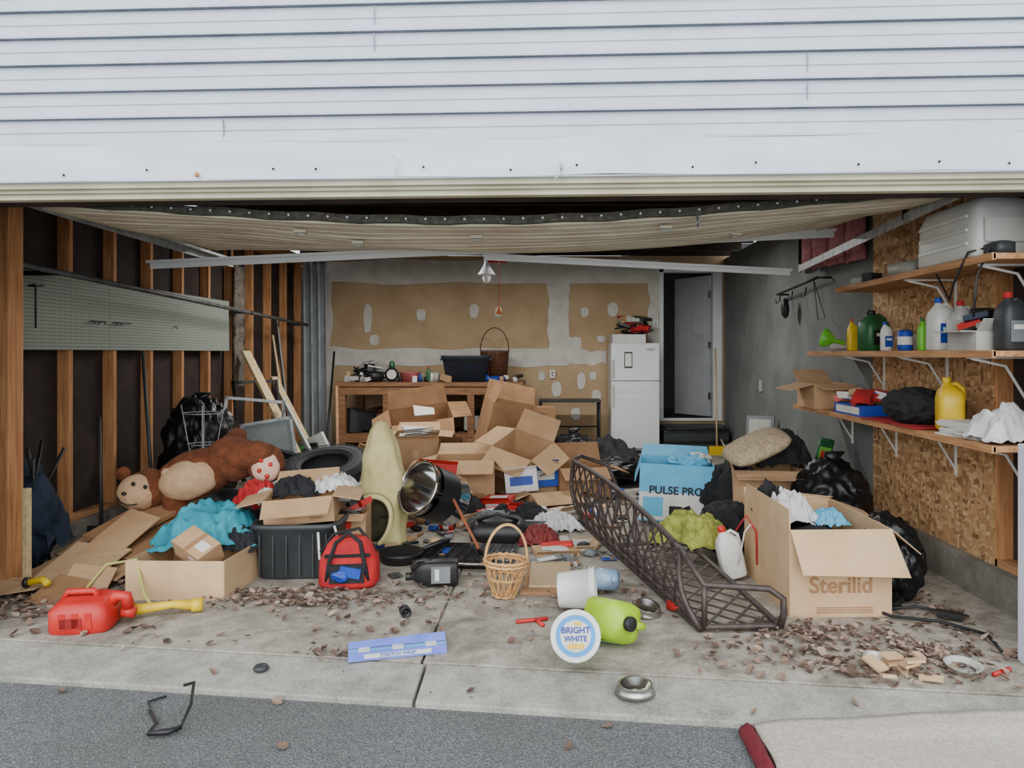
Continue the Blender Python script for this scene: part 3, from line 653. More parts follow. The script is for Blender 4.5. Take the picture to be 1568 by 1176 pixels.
# foam mattress: slumped folded slab; lower end curled open towards the viewer
b=M()
PR=[(0,.165,.12),(.15,.175,.13),(.35,.172,.125),(.5,.155,.115),(.63,.125,.095),(.74,.095,.075),(.82,.065,.055),(.87,.035,.03),(.885,.002,.002)]
def body(u,v):
    a=u*2*pi; t=v*(len(PR)-1); i=min(int(t),len(PR)-2); f=t-i
    z=PR[i][0]*(1-f)+PR[i+1][0]*f; rx=PR[i][1]*(1-f)+PR[i+1][1]*f; ry=PR[i][2]*(1-f)+PR[i+1][2]*f
    k=1+.10*noise.noise(Vector((math.cos(a)*1.6,math.sin(a)*1.6,z*3)))*2-.10*max(0,1-abs((a-4.45-.5*z))*4)+.04*math.sin(z*26+2*math.cos(a))
    return (rx*k*math.cos(a)-.05*z,ry*k*math.sin(a),z)
b.grid(body,72,56,CREAM)
FOAMSH=mk('foam_hollow_shade',(84,76,50),(50,45,30),.9)  # darkened foam colour, paints the shade inside the curled roll
def roll(u,v,k=1):
    a=-1.2+u*5.6; r=(.15+.02*u+.008*math.sin(a*3))*k
    return (-.07+r*math.cos(a)*.85,-.25+.28*v+.03*math.sin(a),.2+r*math.sin(a)*1.15)
b.grid(lambda u,v:roll(u,v),40,10,CREAM); b.grid(lambda u,v:roll(u,v*.95+.01,.86),40,10,FOAMSH)
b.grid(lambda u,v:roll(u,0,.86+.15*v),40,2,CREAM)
b.grid(lambda u,v:(-.07+.125*math.cos(u*2*pi)*v,-.13,.2+.165*math.sin(u*2*pi)*v),24,3,FOAMSH)
b.obj('foam_mattress_roll',(-1.25,5.5,.0),(-.04,.02,.15),solid=.014)
# chrome cylinder
b=M(); b.lathe([(0,0),(.17,0),(.185,.01),(.19,.03),(.19,.36),(.2,.365),(.2,.38),(.185,.38),(.18,.36),(.178,.02),(0,.02)],CHROME,48); b.lathe([(.192,.12),(.192,.3)],BLK,48)
b.obj('chrome_waste_bin',(-.76,5.6,.28),(1.15,.0,-.7))
b=M(); b.lathe([(0,0),(.12,0),(.15,.05),(.155,.07),(.145,.07),(.11,.01),(0,.01)],BLK,40); b.tube([(.14,0,.06),(.3,.03,.09),(.36,.04,.09)],[.012,.016,.014],BLK,8); b.obj('frying_pan',(-1.03,5.0,0),(0,0,.5))
b=M(); b.loft([(0,0,0,.3,.22,8),(0,0,.04,.32,.24,8),(0,0,.045,.32,.24,8),(0,0,.02,.29,.21,8)],BLK,40)
for k in range(9): b.cyl((-.27+.067*k,-.2,.045),(-.27+.067*k,.2,.045),.006,DARKM,6)
b.tube([(-.3,-.24,.05),(-.3,-.3,.06),(.3,-.3,.06),(.3,-.24,.05)],.01,STEEL,8)
b.obj('grill_tray',(-.58,5.05,0),(.02,0,-.1))
b=M(); b.loft([(0,0,0,.2,.17,5),(0,0,.1,.22,.18,5),(0,0,.16,.15,.12,4)],BLK,30); b.tube([(-.15,-.1,.16),(0,-.14,.22),(.15,-.1,.16)],.012,BLK,8); b.obj('grill_lid',(-.42,5.6,0))
b=M(); b.cyl((0,0,.03),(-.32,.5,.42),.011,mk('broom_handle_brown',(150,84,52)),10); b.cyl((0,0,.03),(.1,-.16,.03),.02,BLK,10); b.obj('broom_stick',(-.5,5.0,0.04))
jug('motor_oil_bottle',(-.58,4.5,.078),.15,.12,.31,BLK,BLK,(0,-pi/2,.12),label=MATG)
basket('wicker_basket',(-.29,4.28,0),.065,.12,.21,.41,WICK,(.0,.05,.2),16,True)
b=M(); b.box((0,0,.012),(.27,.62,.02),CARD3,(.0,0,0)); b.box((.02,.02,.03),(.25,.5,.014),mk('particle_board',(196,172,136),(172,146,110),.8,scale=60),(0,0,.05)); b.obj('particle_board_piece',(-.05,4.6,0),(0,0,-.05))
# buckets
bucket('white_bucket',(.02,4.05,.11),.108,.2,WHT,(0.25,pi/2-.08,.15))
DBL=mk('deep_blue_print',(20,50,150),(14,40,130),.5); LBP=mk('cyan_print',(60,150,215),(50,138,205),.5)
def lab(b):
    h=.19
    b.lathe([(0,h+.002),(.085,h+.002)],PAPER,36); b.lathe([(.066,h+.003),(.086,h+.003)],LBP,36)
    b.text('BRIGHT',.036,DBL,TR((0,.022,h+.006),(0,0,0))); b.text('WHITE',.032,DBL,TR((0,-.012,h+.006),(0,0,0))); b.box((0,-.042,h+.005),(.07,.02,.002),YEL); b.box((.01,.05,h+.005),(.03,.014,.002),YEL)
bucket('detergent_pail',(.085,3.42,.108),.104,.19,WHT,(1.25,0,0.02),lab,lid=True)
b=M(); b.loft([(0,0,0,.08,.05,4),(0,0,.02,.085,.06,4),(0,0,.12,.085,.06,4),(0,0,.14,.06,.045,3),(0,0,.18,.02,.02)],LBLUE,20); b.lathe([(.022,.175),(.022,.2),(0,.2)],LBLUE); b.obj('water_bottle',(.24,4.4,.06),(1.3,.2,.5))
jug('antifreeze_jug',(.21,3.66,.10),.21,.19,.27,LIME,BLK,(pi/2-.15,.35,.6),label=LGRN)
for nme,loc,rot in (('pet_bowl',(.33,3.1,-.012),(0,0,0)),('pet_bowl',(.48,3.98,.02),(.25,.2,0))):
    b=M(); b.lathe([(0,.003),(.07,.003),(.085,.0),(.08,.015),(.066,.034),(.070,.038),(.062,.036),(.045,.012),(0,.01)],STEEL,40); b.obj(nme,loc,rot)
# wrap box
b=M(); b.box((0,0,.022),(.44,.05,.04),PERI); b.box((0,-.0255,.022),(.3,.002,.02),PAPER); b.box((0,0,.043),(.44,.02,.002),SKYB); b.panel([(-.22,.025,.045),(.22,.025,.045),(.22,.065,.07),(-.22,.06,.06)],.003,PERI); b.text('STRETCH WRAP',.022,BLUE,TR((0,-.027,.022),(pi/2,0,0)))
for x in (-.15,0,.15): b.box((x,0,.044),(.05,.052,.002),PAPER)
b.obj('plastic_wrap_box',(-.72,3.44,0),(0,0,.25))
b=M(); b.lathe([(0,0),(.028,0),(.028,.05),(.02,.05),(.018,.01),(0,.01)],BLK,24); b.obj('film_canister',(-.8,3.98,.028),(pi/2,0,.4))
b=M(); b.lathe([(0,0),(.03,0),(.034,.01),(.026,.02),(0,.02)],DGR,24); b.obj('rubber_puck',(-1.3,3.32,-.012))
# red fuel can and spout
b=M(); b.loft([(0,0,0,.13,.11,5),(0,0,.02,.145,.125,5),(0,0,.12,.14,.125,5),(0,0,.15,.115,.10,4),(0,0,.16,.09,.08,4)],RED,32)
b.tube([(.11,0,.11),(.15,0,.155),(.19,0,.15),(.20,0,.09)],.03,RED,12); b.cyl((.17,0,.07),(.23,0,.06),.028,RED,16)
b.tube([(-.1,0,.15),(-.08,0,.185),(.04,0,.185),(.06,0,.15)],.016,RED,10)
for k in range(3): b.box((-.06+.06*k,-.122,.08),(.03,.012,.08),RED)
b.box((-.02,-.125,.07),(.1,.006,.05),mk('dark_red',(150,28,24)))
b.obj('gas_can',(-2.38,3.82,0),(0.1,0,.15))
b=M(); b.tube([(0,0,.05),(.1,.05,.05),(.2,.07,.06),(.3,.12,.04)],[.03,.024,.02,.03],YEL,12); b.cyl((.28,.11,.04),(.33,.13,.04),.035,YEL,12); b.obj('fuel_spout',(-2.22,3.90,-.0))
b=M(); b.tube([(-.2,0,.03),(-.1,.12,.2),(.05,.15,.22),(.15,.05,.05),(.25,-.05,.015)],.009,mk('yellow_green_hose',(200,196,110)),8); b.obj('hose_piece',(-2.42,4.1,0))
# ---------------------------------------------------------------- centre box pile
cbox('cardboard_box',(-.85,7.1,.0),.55,.45,.4,.08,flaps=(112,70,105,140),fl=.24)
cbox('cardboard_box',(-.62,8.4,.12),.6,.45,.72,.35,(.12,.22),flaps=(None,20,-20,None),m=CARD3,txt=('<< BOX >>',.09))
cbox('cardboard_box',(-.32,7.35,.22),.45,.4,.32,-.5,(.35,.25),flaps=(110,40,100,120),fl=.22,m=CARD)
cbox('cardboard_box',(-1.42,7.75,.2),.45,.4,.36,.1,(.05,0),flaps=(80,60,100,95),fl=.14)
cbox('cardboard_box',(-1.55,8.8,.38),.7,.5,.32,.25,(.3,-.12),flaps=(125,10,115,95),fl=.22,m=CARD3)
cbox('cardboard_box',(-.2,8.9,.0),.34,.34,.75,.2,flaps=(-90,None,None,None),m=CARD3)
cbox('cardboard_box',(-1.5,8.7,.0),.8,.6,.38,0,flaps=(None,)*4,m=CARD3)
cbox('cardboard_box',(-1.42,7.8,.0),.5,.45,.2,0,flaps=(None,)*4,m=CARD3)
cbox('cardboard_box',(-.35,7.6,.0),.6,.4,.22,-.1,flaps=(100,)*4,m=CARD3,fl=.15)
cbox('cardboard_box',(-.66,8.5,.0),.6,.5,.16,.3,flaps=(None,)*4,m=CARD3)
cbox('cardboard_box',(-.05,7.0,.0),.5,.3,.12,.4,flaps=(115,80,110,110),fl=.2)
cbox('cardboard_box',(.25,7.3,.0),.5,.4,.3,.2,flaps=(115,20,110,110),fl=.2,m=CARD3)
b=M()
for i in range(9): b.panel([(R.uniform(-.2,-.1),R.uniform(-.15,-.05),.02*i),(R.uniform(.1,.2),R.uniform(-.15,-.05),.02*i+.03),(R.uniform(.1,.2),R.uniform(.05,.15),.02*i),(R.uniform(-.2,-.1),R.uniform(.05,.15),.02*i+.03)],.004,PAPER if i%2 else WHTC)
b.obj('paper_sheets',(-1.42,7.75,.44))
b=M(); b.panel([(-.12,-.1,0),(.1,-.13,.03),(.14,.08,.0),(-.1,.1,.03)],.01,PAPER); b.obj('envelope',(-1.5,8.55,.72),(.4,0,.4))
for i,(x,y,z,w,d,h,rz,m) in enumerate(((-1.05,6.5,.2,.34,.1,.24,.3,RED),(-.5,6.7,.0,.26,.2,.1,-.2,RED),(-.55,6.35,.0,.2,.14,.06,.5,RED),(-.98,6.25,0,.16,.12,.1,.9,WHT),(-.12,7.15,.12,.28,.16,.22,.3,BLUE),(-.3,7.0,.1,.3,.2,.2,.0,WHT),(-.2,5.9,0,.3,.2,.06,.4,MATG),(.0,5.2,0,.3,.2,.03,.2,CARD),(.15,5.4,0,.35,.25,.02,-.3,CARD2),(-.35,6.2,0,.12,.09,.14,.3,RED),(-1.25,6.2,.2,.2,.12,.16,.2,WHT),(-.75,6.1,0,.22,.15,.05,.7,CARD2),(.05,6.5,0,.3,.2,.04,.9,CARD),(-.25,6.6,0,.28,.2,.03,-.5,PAPER),(-.05,4.95,0,.2,.12,.03,.3,MATG))):
    b=M(); b.box((0,0,h/2),(w,d,h),m); b.box((0,-d/2-.002,h/2),(w*.7,.003,h*.4),PAPER if m!=PAPER and m!=WHT else BLUE); b.box((0,0,h+.001),(w*.6,d*.6,.003),PAPER if m!=WHT else RED); b.panel([(-w/2,-d/2,h),(w/2,-d/2,h),(w/2,-d/2-.03,h+.03),(-w/2,-d/2-.03,h+.03)],.003,m)
    b.obj('product_carton',(x,y,z),(.1*math.sin(i),.12*math.cos(i*2),rz))
cbox('cardboard_box',(-1.05,6.55,0),.4,.3,.2,.2,flaps=(100,)*4,fl=.12)
cloth('paper_bag',(.0,5.95,0.0),.36,.38,.07,WHTC,14,.4,fold=.06); cloth('black_cloth',(-.3,6.2,0),.5,.4,.1,BLKC,15,.2,fold=.06); cloth('red_cloth',(-.12,5.5,.0),.3,.3,.08,mk('burgundy_cloth',(120,40,40)),17); cloth('black_cloth',(-.8,6.5,0),.4,.3,.12,BLKC,18); cloth('grey_cloth',(-.5,6.0,0),.4,.3,.08,MATG,19)
cloth('black_cloth',(.55,8.6,0),1.0,.9,.3,BLKC,21,.3,fold=.12); bag('garbage_bag',(.55,8.0,0),(.42,.3,.15),9,knot=False); bag('garbage_bag',(.2,8.8,0),(.3,.3,.22),12)
cloth('grey_blanket',(.1,8.2,0),.8,.7,.3,mk('grey_brown_cloth',(140,122,112)),22)
def can(name,loc,r,h,m,rot): 
    b=M(); b.lathe([(0,.003),(r*.8,0),(r,.01),(r,h-.01),(r*.8,h),(0,h-.003)],m,20); b.lathe([(r+.001,h*.3),(r+.001,h*.7)],PAPER,20); b.lathe([(r*.8,h+.001),(0,h)],STEEL,20); b.obj(name,loc,rot)
for x,y,m in ((-.08,5.6,RED),(.3,6.4,BLUE),(-.9,5.9,RED),(-.1,6.5,WHT),(-.35,5.75,GRN)): can('drink_can',(x,y,.035),.033,.12,m,(pi/2,0,R.uniform(0,3)))
b=M()
for k in range(3): b.tube([(0,.04*k,.03),(.12,.04*k+.05,.03),(.22,.04*k-.02,.05)],.012,RED,8)
b.obj('jumper_cables',(-.1,5.25,0)); 
b=M(); b.tube([(-.1,0,.01),(0,.02,.015),(.06,.05,.01)],.01,RED,8); b.tube([(0,.02,.015),(.04,-.05,.01)],.01,RED,8); b.obj('red_pliers',(-.1,3.85,0))
b=M(); b.loft([(0,0,0,.03,.03,3),(0,0,.1,.035,.03,3),(0,0,.14,.015,.015)],RED,16); b.obj('red_bottle',(.62,4.05,.03),(1.4,.3,.6))
# ---------------------------------------------------------------- patio sofa
b=M()
TL,TRt,BR,BL=Vector((.14,5.75,.56)),Vector((.66,3.95,.36)),Vector((.72,3.72,.02)),Vector((.22,5.6,.10))
def PA(u,v):
    p=(BL*(1-u)+BR*u)*(1-v)+(TL*(1-u)+TRt*u)*v
    p+=Vector((-.05,-.03,0))*math.sin(pi*v)+Vector((0,0,.05))*math.sin(pi*u)*v
    return p
def lattice(P,nu,nv,r=.009):
    for k in range(-nv,nu+1):
        for sg in (0,1):
            pts=[]
            for i in range(13):
                t=i/12; u=(k+t*nv)/nu
                if 0<=u<=1: pts.append(P(u if not sg else u,t if not sg else 1-t))
            if len(pts)>1: b.tube(pts,r,IRON,4,flat=.5)
    for v in (0,1): b.tube([P(i/20,v) for i in range(21)],.017,IRON,8)
    for u in (0,1): b.tube([P(u,i/8) for i in range(9)],.015,IRON,8)
lattice(PA,14,3)
b.tube([PA(i/20,.12) for i in range(21)],.010,IRON,8)
for u in (.33,.66): b.tube([PA(u,i/8)+Vector((.01,.01,0)) for i in range(9)],.012,IRON,8)
Q=[Vector((.74,3.72,.03)),Vector((1.12,3.74,.03)),Vector((.85,4.95,.16)),Vector((.42,4.95,.12))]
PB=lambda u,v:(Q[0]*(1-v)+Q[1]*v)*(1-u)+(Q[3]*(1-v)+Q[2]*v)*u
lattice(PB,9,3)
arm=[PA(1,1),(.68,3.8,.33),(.74,3.73,.235),(.9,3.72,.23),(1.06,3.72,.22),(1.13,3.72,.17),(1.13,3.71,.1),(1.12,3.73,.03)]
b.tube(arm,.017,IRON,8); b.tube([(.74,3.73,.235),(.74,3.72,.03)],.015,IRON,8)
b.tube([PA(0,1),(.2,5.9,.58),(.42,5.95,.5),(.5,5.9,.3),(.45,5.7,.1)],.017,IRON,8)
b.obj('patio_loveseat')
# ---------------------------------------------------------------- right cluster
def pr(b):
    w,d,h=.58,.42,.44
    b.box((0,-d/2-.005,h*.28),(w,.003,h*.5),PAPER); b.text('PULSE PRO',.088,BLK,TR((0,-d/2-.009,h*.57),(pi/2,0,0)))
    b.box((-.18,-d/2-.008,.12),(.16,.003,.15),SKYB); b.box((.0,-d/2-.008,.08),(.1,.004,.10),BLK); b.box((.07,-d/2-.008,.11),(.1,.004,.03),BLK,(0,-.4,0)); b.box((.05,-d/2-.008,.04),(.2,.004,.02),BLK)
    b.box((w/2+.005,0,h*.3),(.003,d,h*.5),PAPER)
cbox('appliance_box',(.98,6.2,.04),.58,.42,.46,-.12,(.02,.04),flaps=(None,60,165,None),fl=.16,m=SKYB,fn=pr,tape=False)
b=M(); b.blob((0,0,0),(.14,.1,.06),SKYB,.3,2,3,4,ridge=True); b.blob((.08,.02,.02),(.1,.08,.05),PAPER,.3,2,5,4,ridge=True); b.obj('plastic_packaging',(1.1,6.2,.48))
bag('garbage_bag',(1.42,6.0,0),(.25,.25,.25),15,BLKC,knot=False)
cbox('cardboard_box',(1.62,5.85,.0),.48,.42,.50,-.15,(.0,.0),flaps=(100,100,20,100),fl=.2,m=CARD)
b=M(); b.loft([(0,0,-.08,.02,.015,3),(0,0,-.065,.2,.13,3),(0,0,0,.28,.19,4),(0,0,.065,.2,.13,3),(0,0,.08,.02,.015,3)],PILL,32); b.obj('throw_pillow',(1.50,5.6,.69),(.25,-.38,.2),sub=1)
cloth('black_jacket',(1.8,5.95,.48),.45,.35,.2,BLKC,31,fold=.1)
bag('garbage_bag',(1.98,5.4,0),(.26,.26,.31),3); bag('garbage_bag',(1.9,4.3,0),(.17,.24,.23),6,knot=False)
bag('garbage_bag',(2.1,6.4,0),(.22,.3,.2),8,knot=False)
b=M(); b.loft([(0,0,0,.06,.04,6),(0,0,.28,.06,.04,6)],GRN,20); b.box((0,-.041,.14),(.09,.004,.16),LGRN); b.box((0,-.044,.16),(.06,.003,.06),RED); b.obj('soda_carton',(2.2,6.25,.40),(.1,.2,-.2))
cloth('green_bath_mat',(.9,5.0,.14),.5,.46,.14,MOSS,33,-.4,fold=.06)
bag('black_backpack',(1.22,5.3,0),(.2,.2,.17),17,BLKC,knot=False)
jug('bleach_jug',(1.10,4.6,.02),.15,.11,.32,WHT,RED,(.0,-.22,.1),label=PAPER)
b=M(); b.tube([(0,0,.2),(.06,-.02,.3),(.12,-.02,.2),(.13,0,0)],.006,REDC,8); b.tube([(.02,0,0),(.05,-.02,.2),(.09,-.02,.25)],.005,WHT,8); b.obj('extension_cord',(1.08,4.5,.12))
BW,BD,BH=.54,.84,.46
def big(b):
    w,d,h=BW,BD,BH
    b.text('Sterilid',.12,CARD3,TR((.0,-d/2-.006,h*.36),(pi/2,0,0))); 
    for k in range(3): b.box((.02,-d/2-.005,.05-.012*k),(.3,.002,.005),CARD3)
    b.panel([(w/2,-d/2,h),(w/2,d/2,h),(w/2+.2,d/2-.05,h-.07),(w/2+.17,-d/2+.02,h-.14)],.006,CARD2)
    b.panel([(-w/2,d/2,h),(w/2,d/2,h),(w/2+.05,d/2+.05,h+.0),(-w/2,d/2+.03,h+.07)],.006,CARD2)
    b.panel([(-w/2,-d/2-.004,h),(w/2,-d/2-.004,h),(w/2+.04,-d/2-.13,h-.22),(-w/2+.02,-d/2-.14,h-.20)],.006,CARD2)
cbox('large_cardboard_box',(1.49,4.37,0),BW,BD,BH,.03,(0,0),flaps=(None,None,-4,None),fl=.1,m=CARD2,fn=big,tape=False)
cloth('white_tank_top',(1.40,4.55,.38),.34,.4,.12,WHTC,41,fold=.06,floor=False); cloth('black_shirt',(1.34,4.65,.40),.25,.25,.14,BLKC,42,floor=False); cloth('blue_cloth',(1.62,4.45,.38),.2,.2,.06,SKYB,43,fold=.03,floor=False)
b=M(); b.blob((0,0,.19),(.22,.34,.19),BLKC,.12,2,2,3); b.obj('clothes_heap',(1.49,4.38,.01))
# shelf contents
b=M(); b.loft([(0,0,0,.16,.31,9),(0,0,.02,.17,.32,9),(0,0,.24,.16,.31,9),(0,0,.3,.14,.29,8),(0,0,.32,.10,.25,7)],TANKP,44); b.cyl((-.03,-.2,.3),(-.03,-.2,.35),.04,WHT)
for zz in (.08,.15,.22): b.box((-.17,0,zz),(.012,.5,.015),TANKP)
b.box((-.02,-.325,.14),(.2,.012,.12),TANKP)
b.obj('plastic_tank',(2.28,4.1,1.87))
b=M(); b.cyl((0,-.1,.05),(0,.1,.05),.05,GREYP); b.cyl((0,-.101,.05),(0,.101,.05),.02,BLK); b.obj('tape_roll',(2.22,4.75,1.87),(0,0,.4))
b=M(); b.loft([(0,0,0,.05,.07,5),(0,0,.06,.05,.07,5),(0,0,.07,.03,.05,4)],DGR,20); b.tube([(0,0,.06),(-.05,0,.04),(-.1,.02,-.1),(-.12,.0,-.2),(-.1,.05,-.3)],.006,BLK,8); b.tube([(-.02,.05,.05),(-.1,.1,.03),(-.12,.2,-.12),(-.09,.3,-.2),(-.11,.4,-.05)],.006,BLK,8); b.obj('power_adapter',(2.2,3.72,1.87))
b=M()
for i in range(10): b.box((R.uniform(-.1,.1),-.5+.17*i,.04),(R.uniform(.06,.12),.08,R.uniform(.04,.08)),R.choice([GREYP,DGR,WHT,CARD]),(0,0,R.random()))
b.obj('shelf_clutter',(2.3,4.6,1.87))
jug('spray_bottle',(2.22,6.05,1.45),.09,.07,.24,WHT,WHT,(pi/2,.0,1.2),handle=False)
b=M(); b.lathe([(.015,0),(.018,.08),(.07,.15),(.075,.17)],LGRN,24); b.obj('funnel',(2.22,5.75,1.46),(0,-1.3,0))
jug('lubricant_bottle',(2.22,5.6,1.4),.08,.06,.24,YEL,ORNG,handle=False); jug('garden_sprayer_bottle',(2.27,5.35,1.4),.2,.16,.29,GRN,BLK,(0,0,.3),label=BLK); jug('cleaner_bottle',(2.25,5.1,1.4),.08,.08,.2,WHT,BLUE,label=BLUE,handle=False,e=2)
can('paint_can',(2.2,4.72,1.4),.045,.13,BLUE,(0,0,0)); can('paint_can',(2.3,4.85,1.4),.045,.11,WHT,(0,0,0))
jug('weed_killer_bottle',(2.22,4.52,1.4),.07,.06,.2,LGRN,GRN,handle=False); jug('washer_fluid_jug',(2.25,4.38,1.4),.13,.16,.31,WHT,BLUE,label=BLUE); jug('oil_jug',(2.28,4.2,1.4),.12,.1,.28,GREYP,REDC)
cbox('small_cardboard_box',(2.26,3.97,1.4),.22,.28,.1,0,flaps=(40,30,90,None),fl=.08,m=GREYP,tape=False)
b=M()
for i in range(9): b.box((R.uniform(-.06,.06),R.uniform(-.1,.1),.03+.02*i),(.1,.12,.03),R.choice([WHT,NAVP,BLK,GREYP,RED]),(R.uniform(-.4,.4),R.uniform(-.3,.3),R.random()*3))
b.obj('cleaning_supplies',(2.26,3.97,1.42))
jug('black_jug',(2.27,3.74,1.4),.13,.14,.29,DGR,REDC,label=MATG)
cbox('cardboard_box',(2.22,6.2,.94),.3,.42,.2,.0,flaps=(100,60,105,None),fl=.2,m=CARD)
b=M(); b.box((0,0,.04),(.2,.5,.08),BLUE); b.box((-.101,0,.04),(.003,.42,.05),PAPER)
for i in range(12): b.box((R.uniform(-.08,.08),R.uniform(-.25,.25),.1+.05*R.random()),(.12,.12,.05),R.choice([RED,WHT,REDC,BLUE,CARD]),(R.uniform(-.5,.5),R.uniform(-.5,.5),R.random()*3))
b.obj('snack_carton_stack',(2.22,5.45,.94))
bag('black_duffel_bag',(2.26,4.72,.95),(.15,.28,.11),21,BLKC,knot=False)
b=M(); b.grid(lambda u,v:(-.19+.38*u,-.4+.8*v,.004+.006*noise.noise(Vector((u*4,v*6,1)))),14,20,REDC); b.obj('red_placemat',(2.27,4.75,.945),solid=.004)
jug('yellow_oil_jug',(2.25,4.28,.95),.14,.2,.3,YEL,YEL,(0,0,-.3))
b=M()
for k in range(8): b.box((R.uniform(-.01,.01),R.uniform(-.02,.02),.005+.01*k),(.28,.34,.009),PAPER,(0,0,R.uniform(-.15,.15)))
b.obj('paper_stack',(2.27,4.0,.94))
cloth('white_rag_pile',(2.27,3.80,.95),.32,.34,.14,WHTC,46,fold=.035)
# right wall fittings
b=M(); b.tube([(0,0,0),(-.12,.0,.0)],.01,DARKM,6); b.tube([(-.12,0,0),(-.12,-1.2,.06)],.012,DARKM,8); b.tube([(0,-1.2,.06),(-.12,-1.2,.06)],.01,DARKM)
for q in (.1,.5,.9): b.tube([(-.12,-q,.0),(-.13,-q,-.08),(-.16,-q,-.1),(-.17,-q,-.06)],.006,DARKM)
b.tube([(-.12,-1.1,.05),(-.05,-1.2,-.3),(-.15,-1.3,-.32),(-.12,-1.1,.05)],.004,DARKM,6); b.blob((-.13,-.3,-.16),(.04,.05,.1),BLK,.1)
b.obj('wall_hook_rail',(XR-.0,7.9,2.0))
b=M(); b.b2((0,0,0),(.015,.09,.13),GREYP); b.obj('wall_outlet',(XR-.02,8.9,.93))
b=M(); b.cyl((0,0,0),(.05,.35,1.45),.013,PLANKW,10); b.box((0,0,.06),(.22,.05,.12),YEL); b.obj('push_broom',(2.2,10.2,0))
b=M(); b.b2((0,0,0),(.3,.03,.4),MATG); b.b2((.03,-.005,.04),(.27,0,.36),GREYP); b.obj('picture_frame',(2.1,8.3,.3),(-.2,0,-.5))
b=M()
for i in range(14): b.box((R.uniform(-.1,.1),R.uniform(-.9,.9),.1+.12*R.random()),(R.uniform(.1,.3),R.uniform(.1,.3),R.uniform(.1,.3)),R.choice([DGR,BLK,CARD3,MATG,GRN]),(R.uniform(-.2,.2),R.uniform(-.3,.3),R.random()*3))
b.obj('stacked_junk',(2.1,8.2,0))
# cables, lid, wood bits at right front
b=M(); b.tube([(-.35,.45,.02),(-.2,.1,.02),(.0,.0,.03),(.15,-.15,.02),(.1,-.35,.02)],.008,BLK,8); b.tube([(-.3,.2,.02),(0,.25,.02),(.2,.1,.02)],.007,BLK,8); b.box((-.1,.3,.03),(.14,.06,.04),BLK,(0,0,.8)); b.box((.1,.1,.03),(.12,.05,.03),BLK,(0,0,-.6)); b.obj('power_cord',(1.95,3.8,0))
b=M(); b.lathe([(0,.01),(.06,.0),(.075,.03),(.08,.035),(.07,.03),(.05,.012)],GREYP,28); b.obj('plastic_lid',(1.78,3.28,.0),(.1,0,0))
b=M()
for i in range(9): b.box((R.uniform(-.12,.12),R.uniform(-.08,.08),.012+.008*i),(R.uniform(.04,.1),R.uniform(.03,.08),.012),CARD2,(R.uniform(-.3,.3),R.uniform(-.3,.3),R.random()*3))
b.obj('wood_block_scraps',(1.48,3.24,.0))
b=M(); b.lathe([(0,0),(.03,0),(.034,.06),(.0,.06)],WHT,20); b.obj('plastic_cup',(1.4,3.36,.03),(1.4,0,.3))
b=M(); b.tube([(0,0,.01),(.1,.05,.012)],.01,RED,8); b.obj('red_screwdriver',(1.88,3.22,.0))
b=M(); P=[(0,0,.01),(.08,-.1,.01),(.1,-.2,.02),(.2,-.15,.02),(.19,-.05,.06),(.13,.1,.08),(.08,.12,.06)]
b.tube(P,.006,BLK,8); b.tube([(.1,-.2,.02),(.17,-.19,.02),(.2,-.15,.02)],.01,BLK,8); b.tube([(0,0,.01),(-.05,.08,.01),(0,.13,.01)],.005,DGR,8)
b.obj('bent_wire_stand',(-1.63,3.02,-.06))
# carpet
b=M()
b.grid(lambda u,v:(.76+1.5*u+.02*noise.noise(Vector((v*3,0,0))),2.05+.82*v+.05*math.sin(u*3)*v+.02*noise.noise(Vector((u*6,1,0))),-.045+.012+.03*max(0,noise.noise(Vector((u*3,v*2,5))))+.05*max(0,v-.75)*max(0,math.sin(u*5-2))+(.03 if v>.85 else 0)*u),60,30,CARPET)
b.obj('carpet_remnant',solid=.014)
b=M(); b.grid(lambda u,v:(.70+.06*u,2.55+.3*v,-.05+.03*math.sin(u*pi)+.01*noise.noise(Vector((u*4,v*5,0)))),12,16,MAROON); b.obj('maroon_rug_corner',solid=.012)
# ---------------------------------------------------------------- leaves & litter
b=M()
def leaf(x,y,z,s,m):
    X=TR((x,y,z),(R.uniform(-.6,.6),R.uniform(-.6,.6),R.uniform(0,6.3)))
    c=R.uniform(.1,.7); w=R.uniform(.45,.85); k=[R.uniform(.7,1.3) for _ in range(8)]
    vs=[(-s*k[0],0,c*s*.4),(-s*.4,-w*s*k[1],c*s),(-s*.4,0,0),(-s*.4,w*s*k[2],c*s*.7),(s*.35,-w*s*.9*k[3],c*s*.8),(s*.35,0,.02*s),(s*.35,w*s*.9*k[4],c*s*.9),(s*k[5],0,c*s*.6)]
    b.add(vs,[(0,1,2),(0,2,3),(1,4,5,2),(2,5,6,3),(4,7,5),(5,7,6)],m,False,X)
for cx,cy,rx,ry,n in ((1.35,3.5,.46,.30,430),(1.7,3.35,.30,.2,170),(1.2,3.75,.3,.15,120),(-1.45,4.24,.55,.16,330),(-2.8,4.2,.35,.3,330),(-.95,3.95,.4,.3,60),(-.2,3.9,.5,.35,16),(.3,4.3,.4,.4,60),(-.9,3.45,.3,.06,40),(-2.0,3.65,.7,.15,24),(.8,3.4,.4,.2,20),(0,6,2.2,2,200),(2.05,4.0,.2,.4,130),(-.6,4.5,.5,.3,110)):
    for i in range(n):
        a=R.uniform(0,2*pi); r=math.sqrt(R.random())*(1 if R.random()<.7 else 1.5); x=cx+rx*r*math.cos(a); y=cy+ry*r*math.sin(a)
        if x>2.15 or y<E(x)+.03: continue
        leaf(x,y,fz(x,y)+.006+.012*R.random(),R.uniform(.010,.028),R.choice(LEAF))
